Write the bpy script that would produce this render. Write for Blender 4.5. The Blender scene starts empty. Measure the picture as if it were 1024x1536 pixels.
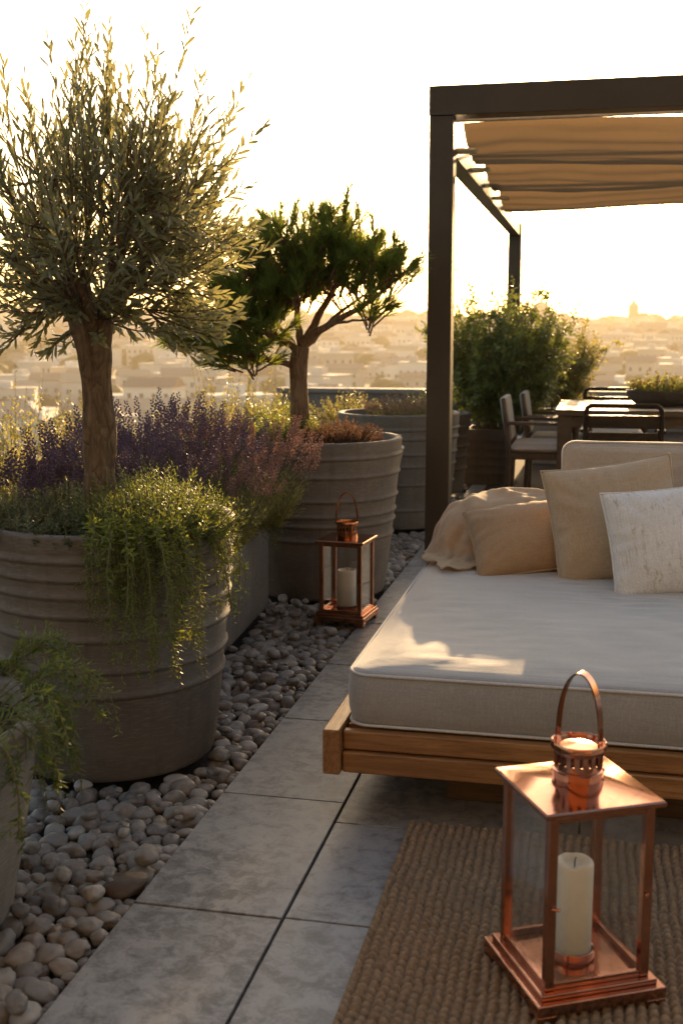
import bpy, bmesh, math, random
import numpy as np
from mathutils import Vector, Matrix, Euler, noise
PI = math.pi
R = math.radians
rng = random.Random(7)
scene = bpy.context.scene
COL = scene.collection

# ------------------------------------------------------------------ helpers
class MB:
    """Collects raw geometry; build() links it as ONE mesh object."""
    def __init__(s):
        s.v = []; s.f = []; s.m = []
    def add(s, verts, faces, mi=0):
        o = len(s.v)
        s.v.extend(verts)
        s.f.extend([tuple(i + o for i in f) for f in faces])
        s.m.extend([mi] * len(faces))
    def box(s, x0, x1, y0, y1, z0, z1, mi=0, M=None):
        vs = [(x0,y0,z0),(x1,y0,z0),(x1,y1,z0),(x0,y1,z0),(x0,y0,z1),(x1,y0,z1),(x1,y1,z1),(x0,y1,z1)]
        if M is not None: vs = [tuple(M @ Vector(a)) for a in vs]
        s.add(vs, [(0,3,2,1),(4,5,6,7),(0,1,5,4),(1,2,6,5),(2,3,7,6),(3,0,4,7)], mi)
    def tube(s, pts, rad, n=8, mi=0, cap=True, flat=None):
        pts = [Vector(p) for p in pts]
        if not hasattr(rad, '__len__'): rad = [rad] * len(pts)
        up = None; vs = []; fs = []
        for i, p in enumerate(pts):
            a = pts[max(i-1, 0)]; b = pts[min(i+1, len(pts)-1)]
            t = (b - a)
            if t.length < 1e-9: t = Vector((0,0,1))
            t.normalize()
            if up is None:
                up = Vector((0,0,1)) if abs(t.z) < .9 else Vector((1,0,0))
            x = t.cross(up)
            if x.length < 1e-6: x = t.orthogonal()
            x.normalize(); y = x.cross(t).normalized(); up = y
            for k in range(n):
                an = 2*PI*k/n
                q = p + (x*math.cos(an) + y*math.sin(an)) * rad[i]
                vs.append(tuple(q))
        for i in range(len(pts)-1):
            for k in range(n):
                k2 = (k+1) % n
                fs.append((i*n+k, i*n+k2, (i+1)*n+k2, (i+1)*n+k))
        if cap:
            fs.append(tuple(range(n-1, -1, -1)))
            fs.append(tuple((len(pts)-1)*n + k for k in range(n)))
        s.add(vs, fs, mi)
    def ring(s, pts, r, n=6, mi=0):
        pts = [Vector(p) for p in pts]; L = len(pts); vs = []; fs = []
        for i, p in enumerate(pts):
            t = (pts[(i+1) % L] - pts[i-1]).normalized()
            up = Vector((0,0,1)) if abs(t.z) < .9 else Vector((0,1,0))
            x = t.cross(up).normalized(); y = x.cross(t)
            for k in range(n):
                an = 2*PI*k/n
                vs.append(tuple(p + (x*math.cos(an) + y*math.sin(an)) * r))
        for i in range(L):
            j = (i+1) % L
            for k in range(n):
                k2 = (k+1) % n
                fs.append((i*n+k, i*n+k2, j*n+k2, j*n+k))
        s.add(vs, fs, mi)
    def lathe(s, prof, n=48, c=(0,0,0), mi=0, close=False):
        vs = []; fs = []
        for r, z in prof:
            for k in range(n):
                a = 2*PI*k/n
                vs.append((c[0] + r*math.cos(a), c[1] + r*math.sin(a), c[2] + z))
        m = len(prof)
        for i in range(m if close else m-1):
            i2 = (i+1) % m
            for k in range(n):
                k2 = (k+1) % n
                fs.append((i*n+k, i*n+k2, i2*n+k2, i2*n+k))
        s.add(vs, fs, mi)
    def leaf(s, p, d, n, L, W, bend=0.15, mi=0):
        d = d.normalized(); x = d.cross(n)
        if x.length < 1e-4: x = d.orthogonal()
        x.normalize(); nn = x.cross(d)
        q1 = p + d*L*.3 + nn*L*bend*.25; q2 = p + d*L*.68 + nn*L*bend*.2; q3 = p + d*L - nn*L*bend*.3
        w = x*W*.5
        e = nn*W*.12
        s.add([tuple(p), tuple(q1-w*.85+e), tuple(q1+w*.85+e), tuple(q2-w+e), tuple(q2+w+e), tuple(q3)],
              [(0,2,1), (1,2,4,3), (3,4,5)], mi)
    def blade(s, p, d, n, L, W, mi=0):
        d = d.normalized(); x = d.cross(n)
        if x.length < 1e-4: x = d.orthogonal()
        x = x.normalized()*W*.5
        m = p + d*L*.5
        s.add([tuple(p-x*.7), tuple(p+x*.7), tuple(m+x), tuple(p+d*L), tuple(m-x)], [(0,1,2,4), (4,2,3)], mi)
    def bud(s, p, d, L, W, mi=0):
        d = d.normalized(); x = d.orthogonal().normalized(); y = d.cross(x)
        m = p + d*L*.45
        vs = [tuple(p)] + [tuple(m + (x*math.cos(a) + y*math.sin(a))*W*.5) for a in (0, PI/2, PI, 1.5*PI)] + [tuple(p + d*L)]
        s.add(vs, [(0,2,1),(0,3,2),(0,4,3),(0,1,4),(5,1,2),(5,2,3),(5,3,4),(5,4,1)], mi)
    def build(s, name, mats, parent=None, loc=(0,0,0), rot=(0,0,0), smooth=None, bevel=0, segs=2):
        me = bpy.data.meshes.new(name)
        me.from_pydata([tuple(a) for a in s.v], [], s.f)
        if not isinstance(mats, (list, tuple)): mats = [mats]
        for m in mats: me.materials.append(m)
        if len(mats) > 1: me.polygons.foreach_set('material_index', s.m)
        if smooth is not None or bevel:
            me.polygons.foreach_set('use_smooth', [True]*len(me.polygons))
            if smooth is not None and smooth < 180: me.set_sharp_from_angle(angle=R(smooth))
        me.update()
        o = bpy.data.objects.new(name, me); COL.objects.link(o)
        o.location = loc; o.rotation_euler = rot
        if parent: o.parent = parent
        if bevel:
            b = o.modifiers.new('bevel', 'BEVEL'); b.width = bevel; b.segments = segs
            b.limit_method = 'ANGLE'; b.angle_limit = R(40); b.harden_normals = True
        return o

def tag(o, label, cat, group=None, kind=None):
    o['label'] = label; o['category'] = cat
    if group: o['group'] = group
    if kind: o['kind'] = kind
    return o
def thing(name, label, cat, loc=(0,0,0), rz=0, group=None):
    o = bpy.data.objects.new(name, None); COL.objects.link(o)
    o.location = loc; o.rotation_euler = (0,0,rz); o.empty_display_size = .1
    return tag(o, label, cat, group)
def struct(o): o['kind'] = 'structure'; return o
def fbm(p, oct=3):
    s = 0; a = 1; q = Vector(p)
    for _ in range(oct):
        s += a*noise.noise(q); a *= .5; q = q*2.03
    return s
def jit(s): return Vector((rng.uniform(-s,s), rng.uniform(-s,s), rng.uniform(-s,s)))
def rvec():
    while True:
        v = Vector((rng.uniform(-1,1), rng.uniform(-1,1), rng.uniform(-1,1)))
        if .05 < v.length < 1: return v.normalized()
def sstep(a, b, x):
    t = max(0, min(1, (x-a)/(b-a))); return t*t*(3-2*t)

# ------------------------------------------------------------------ materials
class NT:
    def __init__(s, name):
        s.m = bpy.data.materials.new(name); s.m.use_nodes = True
        s.n = s.m.node_tree.nodes; s.l = s.m.node_tree.links
        s.n.clear(); s.out = s.n.new('ShaderNodeOutputMaterial')
    def N(s, t, **kw):
        n = s.n.new(t)
        for k, v in kw.items():
            if k.startswith('_'): setattr(n, k[1:], v)
        return n
    def L(s, a, b): s.l.new(a, b)
    def val(s, sock, v):
        if isinstance(v, bpy.types.NodeSocket): s.L(v, sock)
        else: sock.default_value = v
    def coord(s, kind='Object', scale=(1,1,1), rot=(0,0,0)):
        c = s.N('ShaderNodeTexCoord'); m = s.N('ShaderNodeMapping')
        m.inputs['Scale'].default_value = scale; m.inputs['Rotation'].default_value = rot
        s.L(c.outputs[kind], m.inputs['Vector']); return m.outputs['Vector']
    def noise(s, vec, scale, detail=4, rough=.55, dist=0):
        n = s.N('ShaderNodeTexNoise'); s.L(vec, n.inputs['Vector'])
        n.inputs['Scale'].default_value = scale; n.inputs['Detail'].default_value = detail
        n.inputs['Roughness'].default_value = rough; n.inputs['Distortion'].default_value = dist
        return n.outputs['Fac']
    def ramp(s, fac, stops):
        r = s.N('ShaderNodeValToRGB'); e = r.color_ramp.elements
        while len(e) > 1: e.remove(e[-1])
        for i, (p, c) in enumerate(stops):
            x = e[0] if i == 0 else e.new(p)
            x.position = p; x.color = (*c, 1) if len(c) == 3 else c
        s.L(fac, r.inputs['Fac']); return r.outputs['Color']
    def mix(s, fac, a, b, mode='MIX'):
        m = s.N('ShaderNodeMix', _data_type='RGBA', _blend_type=mode)
        s.val(m.inputs['Factor'], fac)
        for k, v in ((6, a), (7, b)):
            s.val(m.inputs[k], v if isinstance(v, bpy.types.NodeSocket) else (*v, 1))
        return m.outputs[2]
    def math(s, op, a, b=0.0):
        m = s.N('ShaderNodeMath', _operation=op); s.val(m.inputs[0], a); s.val(m.inputs[1], b); return m.outputs[0]
    def bump(s, h, strength=.3, dist=.01, prev=None):
        b = s.N('ShaderNodeBump'); s.L(h, b.inputs['Height'])
        b.inputs['Strength'].default_value = strength; b.inputs['Distance'].default_value = dist
        if prev: s.L(prev, b.inputs['Normal'])
        return b.outputs['Normal']
    def bsdf(s, col, rough=.6, metal=0, normal=None, spec=.5, sheen=0, coat=0):
        p = s.N('ShaderNodeBsdfPrincipled')
        s.val(p.inputs['Base Color'], col if isinstance(col, bpy.types.NodeSocket) else (*col, 1))
        s.val(p.inputs['Roughness'], rough); p.inputs['Metallic'].default_value = metal
        p.inputs['Specular IOR Level'].default_value = spec
        p.inputs['Sheen Weight'].default_value = sheen
        p.inputs['Coat Weight'].default_value = coat
        if normal: s.L(normal, p.inputs['Normal'])
        return p.outputs[0]
    def fin(s, sh):
        s.L(sh, s.out.inputs['Surface']); return s.m
    def transl(s, sh, col, fac):
        t = s.N('ShaderNodeBsdfTranslucent')
        s.val(t.inputs['Color'], col if isinstance(col, bpy.types.NodeSocket) else (*col, 1))
        m = s.N('ShaderNodeMixShader'); s.val(m.inputs[0], fac); s.L(sh, m.inputs[1]); s.L(t.outputs[0], m.inputs[2])
        return m.outputs[0]

def m_leaf(name, c1, c2, tcol, tfac=.45, rough=.45, spec=.4):
    t = NT(name); g = t.N('ShaderNodeNewGeometry')
    col = t.mix(g.outputs['Random Per Island'], c1, c2)
    tc = t.mix(g.outputs['Random Per Island'], tcol, tuple(a*.6 for a in tcol))
    return t.fin(t.transl(t.bsdf(col, rough, spec=spec), tc, tfac))
def m_plain(name, c1, c2, rough=.6, scale=12, bump=.2, bd=.004, spec=.4, metal=0, sc=(1,1,1)):
    t = NT(name); v = t.coord(scale=sc)
    n1 = t.noise(v, scale); n2 = t.noise(v, scale*5, 5)
    col = t.mix(t.ramp(n1, [(.35,(0,0,0)),(.65,(1,1,1))]), c1, c2)
    return t.fin(t.bsdf(col, rough, metal, t.bump(n2, bump, bd), spec))

def m_tile():
    t = NT('stone_tile'); v = t.coord(); g = t.N('ShaderNodeNewGeometry')
    n1 = t.noise(v, 2.2, 6, .6, .6); n2 = t.noise(v, 21, 9, .72, .5); n3 = t.noise(v, 120, 5, .7)
    c = t.mix(t.ramp(n1, [(.4,(0,0,0)),(.6,(1,1,1))]), (.13,.126,.122), (.285,.28,.272))
    c = t.mix(t.ramp(n2, [(.46,(0,0,0)),(.57,(1,1,1))]), c, t.mix(.75, c, (.36,.345,.33)))
    c = t.mix(t.ramp(n2, [(.36,(1,1,1)),(.46,(0,0,0))]), c, t.mix(.7, c, (.09,.085,.08)))
    c = t.mix(t.math('MULTIPLY', t.ramp(n3, [(.52,(0,0,0)),(.66,(1,1,1))]), .4), c, (.34,.33,.315))
    c = t.mix(t.math('MULTIPLY', t.ramp(n3, [(.3,(1,1,1)),(.42,(0,0,0))]), .5), c, (.085,.08,.075))
    c = t.mix(t.math('MULTIPLY', g.outputs['Random Per Island'], .25), c, (.20,.185,.17))
    h = t.math('ADD', t.math('MULTIPLY', n2, .6), t.math('MULTIPLY', n3, .3))
    rough = t.math('ADD', t.math('MULTIPLY', n2, .35), .26)
    return t.fin(t.bsdf(c, rough, 0, t.bump(h, .5, .004), .5))
def m_pebble():
    t = NT('river_stone'); v = t.coord(); g = t.N('ShaderNodeNewGeometry'); o = t.N('ShaderNodeObjectInfo')
    rnd = t.math('FRACT', t.math('ADD', t.math('MULTIPLY', g.outputs['Random Per Island'], 3.7), o.outputs['Random']))
    base = t.ramp(rnd, [(0,(.06,.052,.045)),(.18,(.15,.135,.12)),(.36,(.23,.205,.18)),(.5,(.16,.12,.09)),(.64,(.29,.255,.22)),(.76,(.11,.09,.075)),(.9,(.34,.31,.275)),(1,(.19,.165,.14))])
    n = t.noise(v, 45, 6, .6, .5); n2 = t.noise(v, 260, 4)
    c = t.mix(t.ramp(n, [(.4,(0,0,0)),(.62,(1,1,1))]), base, t.mix(.45, base, (.36,.33,.30)))
    return t.fin(t.bsdf(c, .5, 0, t.bump(t.math('ADD', n, t.math('MULTIPLY', n2, .3)), .35, .004), .4))
def m_planter(name, c1, c2, rough=.75):
    t = NT(name); v = t.coord(scale=(1,1,2.2))
    n1 = t.noise(v, 3.5, 6, .6, .4); n2 = t.noise(t.coord(scale=(1,1,6)), 30, 5, .6); n3 = t.noise(t.coord(), 160, 3)
    c = t.mix(t.ramp(n1, [(.32,(0,0,0)),(.68,(1,1,1))]), c1, c2)
    c = t.mix(t.math('MULTIPLY', t.ramp(n2, [(.48,(0,0,0)),(.72,(1,1,1))]), .5), c, tuple(min(1, a*1.6) for a in c2))
    n5 = t.noise(t.coord(scale=(7,7,.9)), 2.2, 6, .65, .3)
    c = t.mix(t.math('MULTIPLY', t.ramp(n5, [(.54,(0,0,0)),(.74,(1,1,1))]), .22), c, tuple(min(1, a*1.7) for a in c2))
    # water-stain streaks running down
    n4 = t.noise(t.coord(scale=(9,9,.7)), 3, 4, .6)
    c = t.mix(t.math('MULTIPLY', t.ramp(n4, [(.52,(0,0,0)),(.7,(1,1,1))]), .35), c, tuple(a*.6 for a in c1))
    return t.fin(t.bsdf(c, rough, 0, t.bump(t.math('ADD', n2, t.math('MULTIPLY', n3, .4)), .3, .003), .35))
def m_wood(name, c1, c2, c3, sc=(1,14,14), rough=.45, scale=3.0, spec=.4):
    t = NT(name); v = t.coord(scale=sc)
    n1 = t.noise(v, scale, 8, .65, 1.2); n2 = t.noise(t.coord(scale=(sc[0]*2, sc[1]*4, sc[2]*4)), scale*2, 4, .6); n3 = t.noise(t.coord(), 2.5, 3)
    c = t.ramp(n1, [(.28,c1),(.5,c2),(.72,c3)])
    c = t.mix(t.math('MULTIPLY', t.ramp(n2, [(.55,(0,0,0)),(.66,(1,1,1))]), .55), c, tuple(a*.45 for a in c1))
    c = t.mix(t.math('MULTIPLY', t.ramp(n3, [(.4,(0,0,0)),(.7,(1,1,1))]), .5), c, c1)
    return t.fin(t.bsdf(c, rough, 0, t.bump(t.math('ADD', n1, n2), .3, .003), spec))
def m_fabric(name, c1, c2, weave=700, bump=.35, tr=0, trc=(.8,.5,.25), slub=0, big=2.5, sheen=.25):
    t = NT(name); v = t.coord()
    w1 = t.N('ShaderNodeTexWave', _wave_type='BANDS', _bands_direction='X'); w2 = t.N('ShaderNodeTexWave', _wave_type='BANDS', _bands_direction='Z')
    w3 = t.N('ShaderNodeTexWave', _wave_type='BANDS', _bands_direction='Y')
    for w in (w1, w2, w3):
        t.L(v, w.inputs['Vector']); w.inputs['Scale'].default_value = weave/7; w.inputs['Distortion'].default_value = 1.5
        w.inputs['Detail'].default_value = 2; w.inputs['Detail Scale'].default_value = 3
    h = t.math('ADD', w1.outputs['Fac'], t.math('ADD', w2.outputs['Fac'], w3.outputs['Fac']))
    n1 = t.noise(v, big, 5, .6); n2 = t.noise(v, 220, 4, .7); n3 = t.noise(t.coord(scale=(1,1,.12)), 180, 3, .6); n5 = t.noise(t.coord(scale=(.12,.5,1)), 180, 3, .6)
    c = t.mix(t.ramp(n1, [(.3,(0,0,0)),(.7,(1,1,1))]), c1, c2)
    c = t.mix(t.math('MULTIPLY', t.ramp(n2, [(.4,(0,0,0)),(.65,(1,1,1))]), .30), c, tuple(a*.55 for a in c1))
    c = t.mix(t.math('MULTIPLY', t.ramp(n5, [(.45,(0,0,0)),(.7,(1,1,1))]), .22), c, tuple(a*.6 for a in c1))
    c = t.mix(t.math('MULTIPLY', t.ramp(n3, [(.5,(0,0,0)),(.7,(1,1,1))]), .25), c, tuple(min(1,a*1.25) for a in c2))
    if slub:
        n4 = t.noise(t.coord(scale=(1,1,.05)), 75, 3, .7); n6 = t.noise(t.coord(scale=(.5,1,1)), 16, 3, .6)
        f = t.math('MULTIPLY', t.ramp(n4, [(.53,(0,0,0)),(.62,(1,1,1))]), t.ramp(n6, [(.4,(0,0,0)),(.6,(1,1,1))]))
        c = t.mix(t.math('MULTIPLY', f, .75), c, (.42,.34,.25))
        h = t.math('ADD', h, t.math('MULTIPLY', n4, 3))
    nn = t.bump(t.math('ADD', t.math('MULTIPLY', h, .3), n2), bump, .002)
    s = t.bsdf(c, .9, 0, nn, .15, sheen=sheen)
    if tr: s = t.transl(s, trc, tr)
    return t.fin(s)
def m_copper(name='copper', c=(.60,.30,.20), c2=(.46,.21,.13), rough=.11):
    t = NT(name); v = t.coord()
    n1 = t.noise(v, 9, 5, .6, .5); n2 = t.noise(v, 70, 4, .6)
    col = t.mix(t.ramp(n1, [(.35,(0,0,0)),(.7,(1,1,1))]), c, c2)
    col = t.mix(t.math('MULTIPLY', t.ramp(n2, [(.55,(0,0,0)),(.75,(1,1,1))]), .35), col, (.22,.09,.05))
    r = t.math('ADD', t.math('MULTIPLY', n1, .14), rough-.05)
    return t.fin(t.bsdf(col, r, 1, t.bump(t.noise(v, 5, 2), .10, .02), .5))
def m_glass():
    t = NT('lantern_glass'); v = t.coord()
    tr = t.N('ShaderNodeBsdfTransparent'); tr.inputs['Color'].default_value = (.985,.985,.98,1)
    gl = t.N('ShaderNodeBsdfGlossy'); gl.inputs['Roughness'].default_value = .04
    n = t.noise(v, 14, 4, .6)
    lw = t.N('ShaderNodeLayerWeight'); lw.inputs['Blend'].default_value = .5
    f = t.math('ADD', t.math('MULTIPLY', t.math('POWER', lw.outputs['Facing'], 3.2), .75), t.math('MULTIPLY', n, .10))
    m = t.N('ShaderNodeMixShader'); t.L(f, m.inputs[0]); t.L(tr.outputs[0], m.inputs[1]); t.L(gl.outputs[0], m.inputs[2])
    # a thin film of dust
    d = t.N('ShaderNodeBsdfDiffuse'); d.inputs['Color'].default_value = (.6,.55,.5,1)
    m2 = t.N('ShaderNodeMixShader'); t.val(m2.inputs[0], t.math('MULTIPLY', t.ramp(n, [(.4,(0,0,0)),(.75,(1,1,1))]), .03))
    t.L(m.outputs[0], m2.inputs[1]); t.L(d.outputs[0], m2.inputs[2])
    return t.fin(m2.outputs[0])
def m_bark(name, c1, c2, c3):
    t = NT(name); v = t.coord(scale=(1,1,.28))
    n1 = t.noise(v, 30, 8, .7, 1.0); n2 = t.noise(t.coord(), 9, 4)
    vo = t.N('ShaderNodeTexVoronoi', _feature='DISTANCE_TO_EDGE'); t.L(t.coord(scale=(1,1,.35)), vo.inputs['Vector']); vo.inputs['Scale'].default_value = 42
    c = t.ramp(n1, [(.3,c1),(.52,c2),(.75,c3)])
    c = t.mix(t.math('MULTIPLY', t.ramp(n2, [(.4,(0,0,0)),(.7,(1,1,1))]), .4), c, c1)
    h = t.math('ADD', n1, t.math('MINIMUM', t.math('MULTIPLY', vo.outputs['Distance'], 3.0), .5))
    return t.fin(t.bsdf(c, .9, 0, t.bump(h, .9, .012), .2))
def m_rug():
    t = NT('jute'); v = t.coord(); n1 = t.noise(v, 60, 4, .7); n2 = t.noise(v, 5, 4); n3 = t.noise(t.coord(scale=(1,.2,1)), 900, 3, .7)
    c = t.ramp(n1, [(.25,(.17,.11,.068)),(.5,(.31,.21,.13)),(.75,(.44,.31,.20))])
    c = t.mix(t.math('MULTIPLY', t.ramp(n2, [(.35,(0,0,0)),(.7,(1,1,1))]), .45), c, (.20,.15,.10))
    c = t.mix(t.math('MULTIPLY', n3, .4), c, (.16,.11,.07))
    return t.fin(t.bsdf(c, .95, 0, t.bump(n3, .5, .002), .1))

M = dict(
    tile=m_tile(), grout=m_plain('grout', (.035,.032,.03), (.06,.055,.05), .95, 40),
    slab=m_plain('roof_screed', (.12,.11,.10), (.17,.16,.15), .9, 4),
    bed=m_plain('gravel_bed', (.03,.028,.025), (.06,.055,.05), .95, 60, .6, .01),
    pebble=m_pebble(),
    brownpebble=m_plain('brown_stone', (.055,.035,.022), (.10,.065,.042), .42, 30, .3),
    pot=m_planter('clay_grey_planter', (.10,.085,.070), (.138,.120,.102)),
    potlight=m_planter('pale_planter', (.17,.147,.123), (.23,.20,.17)),
    potdark=m_planter('dark_planter', (.055,.045,.036), (.085,.07,.056)),
    concrete=m_planter('concrete_planter', (.15,.13,.11), (.20,.177,.152)),
    soil=m_plain('soil', (.02,.014,.01), (.05,.036,.025), .95, 50, .9, .02),
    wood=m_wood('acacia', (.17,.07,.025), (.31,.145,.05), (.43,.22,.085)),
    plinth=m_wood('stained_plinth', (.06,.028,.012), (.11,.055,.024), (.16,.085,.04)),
    woody=m_wood('acacia_side', (.17,.07,.025), (.30,.14,.05), (.42,.215,.085), sc=(14,1,14)),
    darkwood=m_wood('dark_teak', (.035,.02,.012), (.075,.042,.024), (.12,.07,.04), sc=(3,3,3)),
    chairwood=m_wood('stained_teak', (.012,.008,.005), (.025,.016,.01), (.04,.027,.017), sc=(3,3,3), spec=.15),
    tabletop=m_wood('table_teak', (.06,.034,.018), (.11,.065,.036), (.16,.10,.06), sc=(1,10,10), rough=.6),
    pergola=m_plain('bronze_metal', (.020,.014,.009), (.030,.021,.014), .42, 3, .12, .002, .5),
    steel=m_plain('brushed_steel', (.5,.49,.46), (.62,.6,.57), .4, 20, .1, .002, .5, .8),
    mattress=m_fabric('grey_linen', (.30,.285,.265), (.37,.352,.33), sheen=.65),
    piping=m_fabric('linen_piping', (.50,.47,.43), (.60,.57,.53)),
    tan=m_fabric('tan_linen', (.36,.22,.115), (.43,.275,.15)),
    sand=m_fabric('sand_linen', (.43,.315,.20), (.50,.38,.25)),
    white=m_fabric('slub_weave', (.68,.655,.61), (.76,.735,.69), slub=1, weave=500, bump=.5),
    backc=m_fabric('beige_linen', (.42,.35,.28), (.49,.42,.345)),
    throw=m_fabric('cream_throw', (.55,.43,.28), (.64,.52,.36), weave=450, tr=.38, trc=(.85,.60,.32)),
    canopy=m_fabric('canopy_cloth', (.105,.084,.064), (.14,.112,.086), weave=420, tr=.32, trc=(.215,.14,.075)),
    chairc=m_fabric('chair_cushion', (.46,.42,.37), (.55,.51,.46)),
    chairback=m_fabric('chair_weave', (.27,.255,.235), (.35,.33,.305)),
    copper=m_copper(), glass=m_glass(),
    copperdark=m_copper('aged_copper', (.50,.21,.10), (.36,.14,.07), .17),
    bark=m_bark('olive_bark', (.08,.052,.033), (.18,.122,.075), (.28,.20,.13)),
    pinebark=m_bark('pine_bark', (.09,.053,.03), (.19,.118,.068), (.29,.19,.115)),
    olive=m_leaf('olive_leaf', (.095,.11,.058), (.195,.21,.15), (.41,.38,.15), .42, .38),
    needle=m_leaf('pine_needle', (.05,.09,.02), (.105,.155,.032), (.34,.38,.055), .46, .45),
    green=m_leaf('fern_green', (.055,.095,.022), (.10,.145,.04), (.30,.33,.06), .42),
    brightgreen=m_leaf('fresh_green', (.09,.14,.03), (.15,.20,.05), (.42,.42,.07), .45),
    darkgreen=m_leaf('deep_green', (.03,.05,.018), (.06,.085,.03), (.16,.18,.04), .35),
    yellowgreen=m_leaf('dry_green', (.13,.13,.04), (.20,.19,.06), (.50,.42,.10), .48),
    lavleaf=m_leaf('lavender_leaf', (.075,.095,.05), (.13,.145,.085), (.30,.29,.10), .40),
    lavflower=m_leaf('lavender_flower', (.115,.08,.125), (.195,.14,.20), (.38,.26,.29), .44, .7, .2),
    heather=m_leaf('heather_flower', (.19,.125,.16), (.27,.19,.20), (.64,.44,.32), .52, .7, .2),
    rust=m_leaf('rusty_heather', (.07,.034,.026), (.115,.058,.04), (.28,.13,.06), .42, .7, .2),
    stem=m_plain('plant_stem', (.09,.085,.04), (.14,.12,.06), .8, 30),
    flowerwhite=m_leaf('small_white_flower', (.55,.50,.38), (.65,.58,.42), (.7,.6,.35), .4),
    flowerorange=m_leaf('orange_flower', (.55,.22,.05), (.62,.32,.10), (.75,.35,.1), .4),
)
def m_wax():
    t = NT('candle_wax'); n = t.noise(t.coord(), 20, 4)
    c = t.mix(n, (.86,.78,.64), (.90,.84,.72))
    p = t.N('ShaderNodeBsdfPrincipled'); t.L(c, p.inputs['Base Color']); p.inputs['Roughness'].default_value = .45
    p.inputs['Subsurface Weight'].default_value = .35; p.inputs['Subsurface Radius'].default_value = (.02,.012,.007); p.inputs['Subsurface Scale'].default_value = .6
    return t.fin(p.outputs[0])
M['wax'] = m_wax()
M['wick'] = m_plain('wick', (.015,.012,.01), (.05,.03,.02), .9, 80)

# ------------------------------------------------------------------ camera, light, sky
cam_d = bpy.data.cameras.new('camera'); cam = bpy.data.objects.new('camera', cam_d); COL.objects.link(cam)
YAW, PITCH = R(12.342), R(8.973)
cam.location = (0, 0, 1.3)
cam.rotation_euler = (PI/2 - PITCH, 0, YAW)
cam_d.sensor_fit = 'VERTICAL'; cam_d.sensor_height = 36; cam_d.lens = 36*1729/1536
cam_d.clip_start = .05; cam_d.clip_end = 9000
cam_d.dof.use_dof = True; cam_d.dof.focus_distance = 3.7; cam_d.dof.aperture_fstop = 4.4
scene.camera = cam

SUN_AZ, SUN_EL = R(.7), R(10.2)
sd = Vector((math.sin(SUN_AZ)*math.cos(SUN_EL), math.cos(SUN_AZ)*math.cos(SUN_EL), math.sin(SUN_EL)))
sl = bpy.data.lights.new('sun', 'SUN'); sun = bpy.data.objects.new('sun', sl); COL.objects.link(sun)
sl.energy = 5.0; sl.angle = R(.6); sl.color = (1.0, .69, .37)
sun.rotation_euler = sd.to_track_quat('Z', 'Y').to_euler(); sun.location = (3, 30, 12)
w = bpy.data.worlds.new('World'); scene.world = w; w.use_nodes = True
wn = w.node_tree.nodes; wl = w.node_tree.links
sky = wn.new('ShaderNodeTexSky'); sky.sky_type = 'NISHITA'; sky.sun_disc = False
sky.sun_elevation = SUN_EL; sky.sun_rotation = SUN_AZ; sky.altitude = 50
sky.air_density = 1.0; sky.dust_density = 3.0; sky.ozone_density = 1.0
bg = wn['Background']; wl.new(sky.outputs[0], bg.inputs['Color']); bg.inputs['Strength'].default_value = .15
scene.view_settings.view_transform = 'Standard'; scene.view_settings.look = 'None'
scene.view_settings.gamma = 1
scene.view_settings.use_white_balance = True; scene.view_settings.white_balance_temperature = 7200; scene.view_settings.white_balance_tint = 12
scene.view_settings.exposure = 1.5
cy = scene.cycles
cy.max_bounces = 8; cy.diffuse_bounces = 4; cy.glossy_bounces = 4; cy.transmission_bounces = 6
cy.transparent_max_bounces = 16; cy.volume_bounces = 0; cy.caustics_reflective = False; cy.caustics_refractive = False
cy.use_denoising = True; cy.sample_clamp_indirect = 6

# ------------------------------------------------------------------ setting: terrace
b = MB(); b.box(-4.2, 7, -5, 16.2, -.6, -.075); struct(b.build('terrace_slab', M['slab']))
b = MB(); b.box(-4.15, -1.004, -4.9, 15.2, -.074, -.045); struct(b.build('gravel_ground', M['bed']))
b = MB(); b.box(-1.004, 6.9, -4.9, 15.2, -.074, -.012); struct(b.build('grout_ground', M['grout']))
b = MB(); g = .0035
def slabrow(x0, x1, ys):
    for a, c in zip(ys[:-1], ys[1:]):
        b.box(x0+g, x1-g, a+g, c-g, -.011, rng.uniform(-.0013, .0013))
slabrow(-1.0, -.642, [2.322+.655*k for k in range(-9, 20)])
ys2 = [2.326+.52*k for k in range(-12, 25)]
xx = -.642
while xx < 6.2:
    slabrow(xx, xx+.64, ys2); xx += .64
struct(b.build('paving', M['tile'], bevel=.002, segs=1))

M['deck'] = m_wood('deck_board', (.03,.018,.011), (.06,.036,.022), (.095,.06,.038), sc=(1,12,12), rough=.9, spec=.08)
b = MB()
for k in range(55): b.box(-.86, 6.2, 7.30+.145*k, 7.44+.145*k, -.008, .012)
struct(b.build('deck_ground', M['deck'], bevel=.002, segs=1))

# parapet at the far end of the terrace
p = thing('parapet_wall', 'low rendered parapet wall with pale coping at the far end of terrace', 'wall', (0, 15.3, 0))
b = MB(); b.box(-4.2, 7, 0, .25, -.07, .46); b.build('wall_body', M['pot'], p)
b = MB(); b.box(-4.25, 7.05, -.04, .29, .462, .52); b.build('coping', M['concrete'], p, bevel=.008)

# unseen wall added behind the viewpoint to keep camera-facing surfaces dark
M['render'] = m_plain('shade_wall_render', (.09,.075,.06), (.13,.11,.09), .9, 3)
p = thing('house_or_shade_wall', 'tall unseen wall added behind the viewpoint to shade camera facing surfaces', 'wall', (0, -2.6, 0))
b = MB(); b.box(-4.2, 7, -.3, 0, -.07, 8.6); b.build('wall_body', M['render'], p)
b = MB(); b.box(-4.3, 7.1, -.35, .25, 8.602, 8.8); b.build('wall_cap', M['darkwood'], p)

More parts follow.
